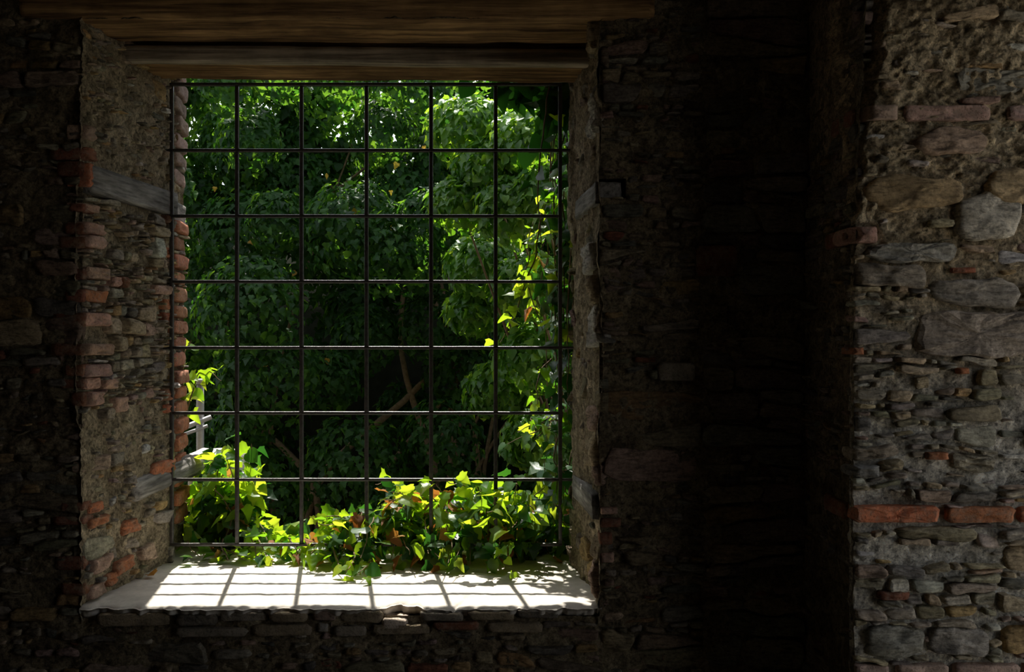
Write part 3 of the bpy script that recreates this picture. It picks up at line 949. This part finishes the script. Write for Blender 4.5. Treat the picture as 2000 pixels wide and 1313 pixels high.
for k, dz in enumerate((0.012, 0.022, 0.032, 0.04)):
    pp = P[:nx].copy()
    pp[:, 2] -= dz
    pp[:, 1] += [0.003, 0.012, 0.026, 0.07][k] + 0.014 * fbm(np.c_[xs, np.full(nx, dz * 9), np.zeros(nx)], 50, 3, 66 + k)
    cur = base + np.arange(nx)
    rows.append(pp); base += nx
    qs.append(np.stack([prev[:-1], cur[:-1], cur[1:], prev[1:]], -1)[:, ::-1])
    prev = cur
child('sill', big_mesh('sill', np.concatenate(rows), np.concatenate(qs), M_SILL), window, label='pale cracked screed sill with a broken front edge')
V, Q = box_arrays(-1.43, 0.31, YW + 0.09, YO, ZS - 0.06, ZS - 0.015)
child('sill_bed', big_mesh('sill_bed', V, Q, M_MORT, smooth=False), window)
block('brick', window, (-0.385, YW + 0.028, ZS - 0.058), (0.085, 0.085, 0.036), M_BRICK, seg=(8, 8, 5), r=0.009, rough=0.014, seed=71, col=(0.62, 0.52, 0.42), label='pale brick end showing in the gap of the sill edge')
def beam(xa, xb, ya, yb, za, zb, seed, sag=0.0, **kw):
    V, Q = block_arrays((xb - xa, yb - ya, zb - za), (90, 12, 10), 0.018, 0.014, seed, (0.25, 3, 3), 9)
    V[:, 2] += sag * (V[:, 0] / (xb - xa))
    V += 0.006 * fbm(V * np.array([0.3, 3, 3]), 30, 3, seed + 3)[:, None]
    child('lintel_beam', big_mesh('lintel_beam', V, Q, M_BEAM), window, ((xa + xb) / 2, (ya + yb) / 2, (za + zb) / 2), **kw)
beam(-1.62, 0.47, YW - 0.012, 3.045, ZL, 3.06, 5, label='thick brown lintel beam flush with the room wall')
beam(-1.55, 0.40, 3.085, 3.315, 2.737, 2.93, 6, -0.022, label='lower lintel beam with a worn pale edge')
beam(-1.55, 0.40, 3.36, 3.66, 2.93, 3.12, 8, label='outer lintel beam above the grille')

M_BOARD = mat_wood('pale_board', (0.22, 0.18, 0.13), (0.46, 0.39, 0.29), (0.66, 0.57, 0.43), 0)
V, Q = block_arrays((1.93, 0.05, 0.056), (90, 3, 4), 0.005, 0.006, 77, (0.3, 3, 3), 12)
V[:, 2] -= 0.018 * V[:, 0] / 1.93
child('lintel_board', big_mesh('lintel_board', V, Q, M_BOARD), window, (-0.575, 3.073, 2.756), label='pale thin board along the edge of the lower lintel beam')

# ------------------------------------------------------------------ window grille
grille = empty('window_grille', (-0.573, YG, ZS), label='dark iron window grille of square bars across the opening', cat='window grille')
gx = [(x - 1000) * YG / F for x in (335.5, 463, 589, 716, 842, 968, 1094)]
gz = [CZ - (y - 656.5) * YG / F for y in (165, 294, 422.5, 550.5, 679.5, 807, 937, 1064)]
me_v = big_mesh('vertical_bar', *block_arrays((0.0155, 0.013, gz[0] - gz[-1] + 0.012), (4, 4, 40), 0.0035, 0.001, 2, scale=30), M_IRON)
for k, x in enumerate(gx):
    child('vertical_bar', me_v, grille, (x, YG, (gz[0] + gz[-1]) / 2))
me_h = big_mesh('horizontal_bar', *block_arrays((gx[-1] - gx[0] + 0.016, 0.017, 0.013), (40, 4, 4), 0.0042, 0.001, 3, scale=30), M_IRON)
for k, zc in enumerate(gz):
    child('horizontal_bar', me_h, grille, ((gx[0] + gx[-1]) / 2, YG + 0.001, zc))
me_t = big_mesh('anchor', *block_arrays((0.10, 0.012, 0.012), (3, 1, 1), 0.002, 0.001, 4), M_IRON, smooth=False)
for zc in (gz[1], gz[4], gz[6]):
    child('anchor', me_t, grille, (gx[0] - 0.03, YG, zc))
    child('anchor', me_t, grille, (gx[-1] + 0.045, YG, zc))

# ------------------------------------------------------------------ leaves
def leaf_arrays(kind, fold, curl, seed):
    if kind == 0:      # five lobes
        s = [(0.02, 0.03), (0.20, -0.06), (0.40, 0.03), (0.36, 0.16), (0.54, 0.32), (0.34, 0.40), (0.27, 0.56), (0.13, 0.80), (0.0, 1.0)]
    elif kind == 1:    # young, heart shaped
        s = [(0.02, 0.04), (0.22, -0.05), (0.40, 0.10), (0.45, 0.30), (0.38, 0.52), (0.22, 0.76), (0.0, 1.0)]
    else:              # three lobes
        s = [(0.02, 0.02), (0.24, -0.02), (0.46, 0.20), (0.28, 0.36), (0.20, 0.58), (0.10, 0.82), (0.0, 1.0)]
    n = len(s)
    my = np.linspace(0.0, 1.0, n)
    V = [(0, y, 0) for y in my]
    R = [(x, y, 0) for x, y in s[:-1]]
    Lf = [(-x * (0.94 + 0.1 * ((seed * 7) % 3) / 3), y, 0) for x, y in s[:-1]]
    V = np.array(V + R + Lf, float)
    f = []
    m = n - 1
    for i in range(m - 1):
        f.append((i, n + i, n + i + 1, i + 1))
        f.append((i, i + 1, n + m + i + 1, n + m + i))
    f.append((m - 1, n + m - 1, m)); f.append((m - 1, m, n + m + m - 1))
    x, y = V[:, 0].copy(), V[:, 1].copy()
    V[:, 2] = fold * np.abs(x) - curl * y * y + 0.05 * np.sin(9 * y + seed) * np.abs(x) * 2 + 0.04 * np.sin(11 * x + seed)
    V[:, 1] = y * (1 - 0.12 * abs(curl))
    return V, f

LEAF = []
for k, (kd, fo, cu) in enumerate([(0, 0.25, 0.25), (0, 0.10, 0.45), (1, 0.30, 0.20), (1, 0.15, 0.40), (2, 0.22, 0.30), (0, 0.45, 0.15)]):
    LEAF.append(leaf_arrays(kd, fo, cu, k))
def leaf_meshes(mat, nm='leaf'):
    return [make_mesh(nm, v, f, mat, smooth=True) for v, f in LEAF]
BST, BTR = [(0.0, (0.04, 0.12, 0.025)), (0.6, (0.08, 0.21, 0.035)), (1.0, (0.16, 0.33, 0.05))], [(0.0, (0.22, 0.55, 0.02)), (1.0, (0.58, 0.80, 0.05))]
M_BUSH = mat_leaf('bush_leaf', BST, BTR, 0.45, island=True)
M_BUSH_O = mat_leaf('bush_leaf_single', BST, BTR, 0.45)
LM, LMD, LMY, LMO, LMH, LMB = (leaf_meshes(m) for m in (M_LEAF, M_LEAFD, M_DRY, M_YEL, M_HEDGE_O, M_BUSH_O))

def frame(n, t):
    n = Vector(n).normalized(); t = Vector(t)
    t = t - n * t.dot(n)
    if t.length < 1e-4: t = n.orthogonal()
    t.normalize()
    x = t.cross(n)
    return Matrix((x, t, n)).transposed()

def put_leaf(parent, meshes, pos, n, t, size, r, name='leaf'):
    o = bpy.data.objects.new(name, meshes[r.randrange(len(meshes))])
    link(o, parent)
    R = frame(n, t).to_4x4()
    o.matrix_basis = Matrix.Translation(Vector(pos) - BASES[parent.name]) @ R @ Matrix.Diagonal((size * r.uniform(0.85, 1.15), size, size, 1))
    return o

UPSUN = (-SUN_DIR)
def plant(name, label, cat, base, vines, leaf=(0.045, 0.085), step=0.03, spread=0.05, face=(0, -0.35, 0.4), sunw=0.6, jitter=0.5, seed=1, dry=0.03, dark=0.0, maxleaf=300, group=None, rad=0.004):
    r = random.Random(seed)
    e = empty(name, base, label=label, cat=cat, group=group)
    spots = []
    for vn in vines:
        pts = spline(vn, max(8, 6 * len(vn)))
        pts[:, 2] = np.where((pts[:, 1] < YO) & (pts[:, 2] < ZS + 0.012), ZS + 0.012, pts[:, 2])
        pts = pts + 0.012 * np.stack([fbm(pts + 5 * k, 14, 2, seed + k) for k in range(3)], -1)
        d = np.concatenate([[0], np.cumsum(np.linalg.norm(np.diff(pts, axis=0), axis=1))])
        V, Q = tube_arrays(pts, np.linspace(rad, rad * 0.4, len(pts)), 5)
        c = V.mean(0)
        child('stem', big_mesh('stem', V - c, Q, M_STEM), e, c)
        s = step * r.uniform(0.3, 1)
        while s < d[-1]:
            p = np.array([np.interp(s, d, pts[:, k]) for k in range(3)])
            spots.append((p, s / d[-1]))
            s += step * r.uniform(0.6, 1.4)
    r.shuffle(spots)
    for p, a in spots[:maxleaf]:
        off = Vector((r.gauss(0, 1), r.gauss(0, 0.8), r.gauss(0.15, 0.8)))
        off = off.normalized() * spread * r.uniform(0.3, 1.1)
        q = Vector(p) + off
        if q.y < YO and q.z < ZS + 0.02: q.z = ZS + r.uniform(0.012, 0.05)
        n = Vector(face) + UPSUN * sunw + Vector((r.gauss(0, jitter), r.gauss(0, jitter), r.gauss(0, jitter)))
        t = off.normalized() * 0.6 + Vector((r.gauss(0, 0.35), r.gauss(-0.1, 0.3), -0.75))
        sz = r.uniform(*leaf) * (1.0 - 0.25 * a)
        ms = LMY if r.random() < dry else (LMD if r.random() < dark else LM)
        put_leaf(e, ms, q, n, t, sz, r)
    return e

def at(x, y, d): return ((x - 1000) * d / F, d, CZ - (y - 656.5) * d / F)

# --- ivy in the lower corner by the left reveal
r = random.Random(3)
def fan(root, n, ex, r, lift=0.1, yspan=(-0.05, 0.15)):
    """vines from root towards the points picked by ex()"""
    out = []
    for _ in range(n):
        tip = ex()
        rt = Vector(root) + Vector((r.gauss(0, 0.05), r.gauss(0, 0.05), r.gauss(0, 0.02)))
        mid = (rt + Vector(tip)) / 2 + Vector((r.gauss(0, 0.05), r.uniform(*yspan), lift * r.uniform(0.3, 1.2)))
        out.append([rt, mid, Vector(tip)])
    return out
vn = fan((-1.30, 3.66, 0.80), 14, lambda: at(r.uniform(352, 510), r.uniform(850, 1000), r.uniform(3.50, 3.75)), r)
plant('ivy_plant', 'tall sunlit ivy in the lower corner of the window by the grey timber end', 'ivy', (-1.30, 3.66, ZS), vn, (0.06, 0.11), 0.022, 0.06, (0, 0.15, 0.2), 0.5, 0.6, 5, 0.02, 0.25)
vn = fan((-1.12, 3.62, 0.80), 14, lambda: at(r.uniform(400, 590), r.uniform(930, 1070), r.uniform(3.42, 3.7)), r)
plant('ivy_plant', 'low sunlit ivy between the corner ivy and the dark gap of the window', 'ivy', (-1.12, 3.62, ZS), vn, (0.055, 0.105), 0.022, 0.06, (0, 0.2, 0.2), 0.5, 0.6, 55, 0.02, 0.2)
# --- small sprigs on the outer edge of the left reveal
vn = [[(-1.40, 3.66, 1.40), at(375, 770, 3.70), at(400, 725, 3.72), at(432, 745, 3.72)], [(-1.40, 3.66, 1.40), at(358, 745, 3.7), at(372, 735, 3.7)]]
plant('ivy_sprig', 'bright ivy sprig reaching out from the brick edge halfway up the window', 'ivy', (-1.40, 3.66, 1.40), vn, (0.055, 0.085), 0.03, 0.04, (0, -0.2, 0.2), 0.5, 0.45, 6, 0.0, 0.0)
vn = [[(-1.405, 3.66, 1.62), at(362, 690, 3.69), at(372, 665, 3.70)]]
plant('ivy_sprig', 'three green ivy leaves on the brick edge above the larger sprig', 'ivy', (-1.405, 3.66, 1.62), vn, (0.06, 0.08), 0.05, 0.03, (0, -0.2, 0.1), 0.5, 0.4, 8)
# --- ivy spilling over the sill
vn = fan((-0.38, 3.58, 0.85), 20, lambda: at(r.uniform(715, 905), r.uniform(930, 1100), r.uniform(3.16, 3.6)), r, 0.12)
plant('ivy_plant', 'lush ivy mound spilling over the middle of the sill with brown leaves', 'ivy', (-0.38, 3.58, ZS), vn, (0.05, 0.10), 0.020, 0.06, (0.0, 0.0, 0.3), 0.55, 0.6, 9, 0.12, 0.22)
vn = fan((-0.62, 3.56, 0.83), 14, lambda: at(r.uniform(560, 745), r.uniform(1000, 1100), r.uniform(3.24, 3.6)), r, 0.07)
plant('ivy_plant', 'low ivy along the back edge of the sill left of the leafy mound', 'ivy', (-0.62, 3.56, ZS), vn, (0.045, 0.09), 0.020, 0.05, (0.0, -0.05, 0.3), 0.55, 0.55, 59, 0.06, 0.03)
vn = fan((-0.04, 3.60, 0.84), 22, lambda: at(r.uniform(870, 1070), r.uniform(935, 1105), r.uniform(3.19, 3.62)), r, 0.10)
plant('ivy_plant', 'broad-leaved ivy over the sill below the last full columns of the grille', 'ivy', (-0.04, 3.60, ZS), vn, (0.055, 0.13), 0.020, 0.065, (0.0, 0.0, 0.3), 0.5, 0.6, 10, 0.05, 0.28)
vn = fan((0.16, 3.50, 0.86), 10, lambda: at(r.uniform(1030, 1125), r.uniform(960, 1100), r.uniform(3.2, 3.6)), r, 0.05)
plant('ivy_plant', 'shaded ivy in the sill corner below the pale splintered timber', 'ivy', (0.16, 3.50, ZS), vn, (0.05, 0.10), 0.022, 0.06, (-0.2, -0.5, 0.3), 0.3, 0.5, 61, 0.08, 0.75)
vn = []
for k in range(22):
    x = r.uniform(640, 1010)
    y1 = r.uniform(1062, 1118)
    d1 = min(3.31, (CZ - ZS - 0.015) * F / (y1 - 656.5))
    vn.append([(at(x, 1000, 3.45)[0], 3.45, ZS + r.uniform(0.05, 0.2)), (at(x, 1050, 3.33)[0], 3.36, ZS + r.uniform(0.08, 0.18)), (at(x + r.uniform(-30, 20), y1, d1)[0], d1 - 0.02, ZS + r.uniform(0.02, 0.07))])
plant('ivy_fringe', 'dark ivy fringe hanging through the lowest grille bar onto the sill', 'ivy', (-0.45, 3.45, ZS), vn, (0.05, 0.10), 0.024, 0.05, (0, -0.55, 0.35), 0.25, 0.5, 63, 0.10, 0.55)
vn = []
for k in range(9):
    x = r.uniform(360, 620)
    vn.append([(at(x, 1050, 3.45)[0], 3.5, ZS + 0.05), (at(x, 1050, 3.38)[0], 3.40, ZS + r.uniform(0.04, 0.10)), (at(x + 20, 1090, 3.3)[0], r.uniform(3.27, 3.36), ZS + 0.02)])
plant('ivy_fringe', 'sparse ivy fringe at the back of the sill below the corner ivy', 'ivy', (-1.0, 3.5, ZS), vn, (0.045, 0.085), 0.026, 0.04, (0, -0.2, 0.35), 0.4, 0.5, 64, 0.12, 0.25)
# trailing bits lying on the sill
vn = [[at(470, 1085, 3.42), at(500, 1090, 3.36), at(535, 1100, 3.28)], [at(560, 1085, 3.4), at(600, 1095, 3.3), at(660, 1100, 3.27)], [at(420, 1085, 3.45), at(450, 1078, 3.40), at(480, 1100, 3.3)]]
plant('ivy_trailer', 'thin ivy trailer lying on the sill below the lower grille bar', 'ivy', (-1.0, 3.4, ZS), [[(a[0], a[1], max(a[2], ZS + 0.02)) for a in v] for v in vn], (0.04, 0.07), 0.028, 0.03, (0, -0.3, 0.5), 0.5, 0.4, 12, 0.12)
vn = [[at(690, 1070, 3.3), at(690, 1095, 3.2), at(672, 1130, 3.08)], [at(730, 1070, 3.3), at(720, 1100, 3.18), at(700, 1135, 3.06)], [at(650, 1070, 3.3), at(660, 1100, 3.2), at(668, 1128, 3.1)]]
plant('ivy_trailer', 'ivy shoot hanging forward onto the sunlit sill and its bar shadows', 'ivy', (-0.6, 3.3, ZS), [[(a[0], a[1], max(a[2], ZS + 0.03)) for a in v] for v in vn], (0.045, 0.075), 0.03, 0.035, (0, -0.5, 0.6), 0.3, 0.35, 14, 0.05, 0.1)
# --- ivy curtain along the right reveal
vn = []
for k in range(22):
    x = r.uniform(1060, 1132)
    z0, z1 = sorted((r.uniform(180, 1060), r.uniform(180, 1060)))
    dd = r.uniform(3.42, 3.75)
    vn.append([at(x + r.uniform(-15, 15), z0 - 60, dd), at(x + r.uniform(-20, 10), (z0 + z1) / 2, dd - 0.03), at(x + r.uniform(-15, 10), z1, dd)])
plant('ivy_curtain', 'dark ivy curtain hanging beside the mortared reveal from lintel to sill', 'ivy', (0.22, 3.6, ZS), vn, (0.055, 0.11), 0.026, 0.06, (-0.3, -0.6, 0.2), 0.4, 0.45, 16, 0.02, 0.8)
vn = [[at(1075, 380, 3.6), at(1040, 450, 3.58), at(1030, 520, 3.56), at(1010, 580, 3.54)], [at(1060, 420, 3.6), at(1045, 500, 3.56), at(1015, 590, 3.52), at(980, 670, 3.5)], [at(1050, 480, 3.58), at(1035, 560, 3.55), at(1060, 650, 3.55)]]
plant('ivy_trailer', 'bright ivy trailer dangling in front of the second column of squares from the reveal', 'ivy', (0.12, 3.6, 2.3), vn, (0.05, 0.09), 0.04, 0.045, (-0.1, -0.1, 0.1), 0.6, 0.4, 18, 0.05)
vn = fan(at(1085, 830, 3.6), 6, lambda: at(r.uniform(985, 1075), r.uniform(815, 920), r.uniform(3.5, 3.6)), r, 0.03)
vn += [[at(1080, 700, 3.6), at(1050, 735, 3.58), at(1050, 790, 3.56)]]
plant('ivy_plant', 'green ivy tuft growing from the curtain between the two lowest cross bars', 'ivy', at(1085, 830, 3.6), vn, (0.045, 0.09), 0.045, 0.05, (-0.1, -0.2, 0.2), 0.6, 0.45, 19, 0.03, 0.15)
vn = [[at(1120, 150, 3.55), at(1040, 165, 3.5), at(930, 165, 3.48)], [at(1120, 170, 3.55), at(1070, 200, 3.5), at(1050, 225, 3.5)], [at(1110, 150, 3.55), at(1010, 190, 3.5), at(975, 200, 3.5)], [at(1115, 190, 3.55), at(1090, 250, 3.52), at(1085, 290, 3.5)]]
plant('ivy_spray', 'large ivy leaves hanging under the lintel, its shade in their near-black colour', 'ivy', at(1120, 150, 3.55), vn, (0.10, 0.16), 0.035, 0.05, (0, -0.9, 0.2), 0.1, 0.25, 22, 0.0, 1.0)

# leaf litter on the sill: single dry leaves
rd = random.Random(44)
DRY_L = ['curled dry leaf on the sill below the leftmost sunlit bars', 'dry brown leaf lying at the foot of the ivy mound', 'small rusty leaf near the middle of the sill back edge', 'dry leaf on the shaded end of the sill by the brick quoins', 'brown leaf hanging over the sill under the broad ivy', 'orange dry leaf beside the pale timber reveal']
for (x, y), lb in zip([(455, 1085), (815, 1105), (900, 1105), (300, 1130), (860, 1118), (1085, 1100)], DRY_L):
    d = (CZ - ZS) * F / (y - 656.5)
    o = bpy.data.objects.new('dry_leaf', LMY[rd.randrange(6)])
    link(o)
    o.matrix_basis = Matrix.Translation(((x - 1000) * d / F, d, ZS + 0.012)) @ frame((rd.gauss(0, 0.3), -0.3, 1), (rd.gauss(0, 1), rd.gauss(0, 1), 0)).to_4x4() @ Matrix.Diagonal((0.05, 0.05, 0.05, 1))
    tag(o, lb, 'leaf', 'dry leaves on the sill')

# ------------------------------------------------------------------ outside
slab('ground', (-14, 14, YO - 8, 22, -0.75, -0.6), M_SOIL, label='dry earth ground outside the building')
slab('bounce_slab', (DOOR_X + 0.35, 9.0, -4.0, 3.6, -0.59, -0.1), M_BOUNCE, label='added pale paving that bounces sunlight in through the doorway')  # added unseen reflector: pale slab throws sunlight towards the pier
slab('wall_backing', (-7, 6, 6.95, 7.3, -0.6, 2.85), M_GAP_SHADE, label='dark backing wall behind the ivy, painted with the shade of its gaps')  # added backing that keeps the hedge gaps dark

def leaves_mass(pos, nrm, tip, size, kinds):
    """one mesh of many leaves (arrays)"""
    nrm = nrm / np.linalg.norm(nrm, axis=1)[:, None]
    tip = tip - nrm * np.sum(tip * nrm, 1)[:, None]
    tip /= np.maximum(np.linalg.norm(tip, axis=1), 1e-6)[:, None]
    x = np.cross(tip, nrm)
    vs, fs, off = [], [], 0
    for k in range(len(LEAF)):
        m = kinds == k
        if not m.any(): continue
        v, f = LEAF[k]
        P = pos[m][:, None] + size[m][:, None, None] * (v[None, :, 0:1] * x[m][:, None] + v[None, :, 1:2] * tip[m][:, None] + v[None, :, 2:3] * nrm[m][:, None])
        quads = np.array([a if len(a) == 4 else (*a, a[-1]) for a in f])
        tris = []
        for a in f:
            tris.append(a[:3])
            if len(a) == 4: tris.append((a[0], a[2], a[3]))
        tris = np.array(tris)
        n = m.sum()
        fs.append((tris[None] + (np.arange(n) * len(v))[:, None, None] + off).reshape(-1, 3))
        vs.append(P.reshape(-1, 3)); off += n * len(v)
    return np.concatenate(vs), np.concatenate(fs)

def clump_leaves(nr, centre, rad, n, size, down=0.8):
    d = nr.normal(size=(n, 3))
    d[:, 1] = -np.abs(d[:, 1]) * 1.1 + 0.15
    d[:, 2] = d[:, 2] * 0.9 + 0.25
    d /= np.linalg.norm(d, axis=1)[:, None]
    rr = nr.uniform(0.55, 1.05, n) ** 0.6
    p = np.array(centre) + d * np.array(rad) * rr[:, None]
    nm = d * 1.0 + np.array([0, -0.12, 0.45]) + nr.normal(size=(n, 3)) * 0.34
    tp = np.array([0, -0.25, -down]) + d * np.array([0.7, 0.3, 0.1]) + nr.normal(size=(n, 3)) * 0.3
    return p, nm, tp, nr.uniform(size * 0.65, size * 1.2, n)

nr = np.random.default_rng(8)
sets = []
for x0 in np.arange(-3.3, 2.0, 0.34):
    for z0 in np.arange(-0.5, 4.1, 0.34):
        x, zc = x0 + nr.uniform(-0.17, 0.17), z0 + nr.uniform(-0.17, 0.17)
        if zc < 2.5 and nr.random() < 0.27: continue
        if zc > 3.9 and nr.random() < 0.4: continue
        y = 6.2 + 0.40 * nr.normal() + 0.06 * (zc - 1.7)
        R = nr.uniform(0.16, 0.38)
        sets.append(clump_leaves(nr, (x, y, zc), (R * 1.0, R * 0.75, R * 1.05), int(470 * R / 0.3), 0.060))
        sets.append(clump_leaves(nr, (x + nr.uniform(-0.2, 0.2), 6.75, zc), (R * 1.2, R * 0.3, R * 1.2), int(90 * R / 0.3), 0.08))
        if zc > 2.3:
            sets.append(clump_leaves(nr, (x + nr.uniform(-0.2, 0.2), 6.75, zc), (R * 1.1, R * 0.75, R * 1.1), int((330 if zc < 3.3 else 230) * R / 0.3), 0.075))
P, N_, T_, S_ = (np.concatenate([s[k] for s in sets]) for k in range(4))
kinds = nr.choice([0, 1, 2, 4, 5], size=len(P), p=[0.32, 0.2, 0.06, 0.27, 0.15])
hedge = empty('ivy_hedge', (-0.7, 6.4, -0.6), label='tall shaded wall of ivy filling the view behind the grille', cat='hedge')
vis = (P[:, 0] / P[:, 1] * F > -660) & (P[:, 0] / P[:, 1] * F < 100) & (np.abs((P[:, 2] - CZ) / P[:, 1] * F) < 490)
order = np.argsort(np.where(vis, P[:, 1], 99))
near = order[:285]
rest = np.setdiff1d(np.arange(len(P)), near)
V, T = leaves_mass(P[rest], N_[rest], T_[rest], S_[rest], kinds[rest])
child('foliage', big_mesh('foliage', V, T, M_HEDGE), hedge, kind='stuff')
rh = random.Random(2)
for k in near:
    o = bpy.data.objects.new('leaf', LMH[int(kinds[k])])
    link(o, hedge)
    o.matrix_basis = Matrix.Translation(Vector(P[k]) - BASES[hedge.name]) @ frame(N_[k], T_[k]).to_4x4() @ Matrix.Diagonal((S_[k],) * 3).to_4x4()
# scattered yellowing leaves in the hedge
for (x, y) in [(420, 365), (487, 470), (500, 645), (828, 285), (776, 318), (763, 372), (640, 340), (628, 710), (578, 530), (640, 700), (910, 290), (1002, 315), (760, 445), (695, 408), (520, 710)]:
    d = rh.uniform(5.75, 6.0)
    put_leaf(hedge, LMO, at(x, y, d), (rh.gauss(0, 0.3), -1, 0.3), (rh.gauss(0, 0.8), 0, -1), rh.uniform(0.035, 0.055), rh)
for k in range(16):
    x = rh.uniform(-2.6, 0.8)
    pts = spline([(x, 6.5, -0.6), (x + rh.gauss(0, 0.2), 6.4, 0.6), (x + rh.gauss(0, 0.35), 6.5, 1.8), (x + rh.gauss(0, 0.5), 6.6, 3.4)], 22)
    V, Q = tube_arrays(pts, np.linspace(0.035, 0.008, 22) * rh.uniform(0.5, 1.2), 7)
    c = V.mean(0)
    child('stem', big_mesh('stem', V - c, Q, M_STEM), hedge, c)

# nearer bushes in the sun
def bush(name, label, clumps, size, seed, base, dens=300, single=200):
    nr = np.random.default_rng(seed)
    e = empty(name, base, label=label, cat='ivy')
    sets = [clump_leaves(nr, c, (R, R * 0.8, R * 0.8), int(dens * R / 0.2), size, 0.6) for c, R in clumps]
    P, N_, T_, S_ = (np.concatenate([s[k] for s in sets]) for k in range(4))
    kd = nr.choice([0, 1, 2, 4, 5], size=len(P))
    order = np.argsort(P[:, 1])
    near, rest = order[:single], order[single:]
    V, T = leaves_mass(P[rest], N_[rest], T_[rest], S_[rest], kd[rest])
    child('foliage', big_mesh('foliage', V, T, M_BUSH), e, kind='stuff')
    for k in near:
        o = bpy.data.objects.new('leaf', LMB[int(kd[k])])
        link(o, e)
        o.matrix_basis = Matrix.Translation(Vector(P[k]) - BASES[e.name]) @ frame(N_[k], T_[k]).to_4x4() @ Matrix.Diagonal((S_[k],) * 3).to_4x4()
    rr = random.Random(seed)
    for c, R in clumps:
        pts = spline([(base[0] + rr.gauss(0, 0.1), base[1] + 0.15, base[2]), (0.5 * (base[0] + c[0]) + 0.2, c[1] + 0.35, 0.5 * (base[2] + c[2])), c], 16)
        V, Q = tube_arrays(pts, np.linspace(0.02, 0.005, 16), 6)
        m = V.mean(0)
        child('stem', big_mesh('stem', V - m, Q, M_STEM), e, m)
    return e
bush('ivy_bush', 'glossy ivy bush catching the sun in the upper squares beside the ivy curtain',
     [(at(915, 255, 5.1), 0.26), (at(960, 330, 5.0), 0.24), (at(1040, 280, 4.9), 0.26), (at(900, 400, 5.0), 0.20), (at(1010, 410, 4.9), 0.26), (at(1075, 380, 4.8), 0.22)], 0.056, 31, (0.35, 5.3, -0.6), 520)
bush('ivy_bush', 'shaded ivy bush hanging below the sunlit one beside the trailer',
     [(at(950, 520, 5.4), 0.26), (at(1040, 560, 5.2), 0.26), (at(930, 610, 5.5), 0.2), (at(1050, 700, 5.3), 0.28), (at(980, 760, 5.5), 0.24), (at(1060, 860, 5.3), 0.26)], 0.064, 32, (0.5, 5.7, -0.6), 420)

# post, rail and a sunlit ledge outside
post = empty('metal_post', (-1.62, 4.4, -0.6), label='pale metal post standing outside behind the bright sprig', cat='post')
px = at(391, 800, 4.4)
block('shaft', post, (px[0], 4.4, 0.45), (0.032, 0.032, 2.1), M_POST, seg=(2, 2, 20), r=0.004, rough=0.001)
block('cap', post, (px[0], 4.4, 1.515), (0.044, 0.044, 0.03), M_POST, seg=(3, 3, 2), r=0.008, rough=0.001)
rail = empty('handrail', at(380, 825, 4.3), label='thin steel handrail slanting past the pale post', cat='handrail')
pts = spline([at(300, 858, 4.2), at(352, 838, 4.3), at(412, 815, 4.4)], 12)
V, Q = tube_arrays(pts, 0.013, 8)
c = V.mean(0); child('tube', big_mesh('tube', V - c, Q, M_POST), rail, c)
pts = spline([at(300, 872, 4.2), at(352, 852, 4.3), at(405, 832, 4.4)], 12)
V, Q = tube_arrays(pts, 0.009, 8)
c = V.mean(0); child('tube', big_mesh('tube', V - c, Q, M_POST), rail, c)
cl = at(425, 895, 3.95)
block('ledge_stone', None, (cl[0], 3.95, cl[2] - 0.10), (0.22, 0.22, 0.26), M_SILL, seg=(8, 8, 8), r=0.03, rough=0.03, seed=81, kind='thing', label='white sunlit stone top showing through the corner ivy', cat='stone')
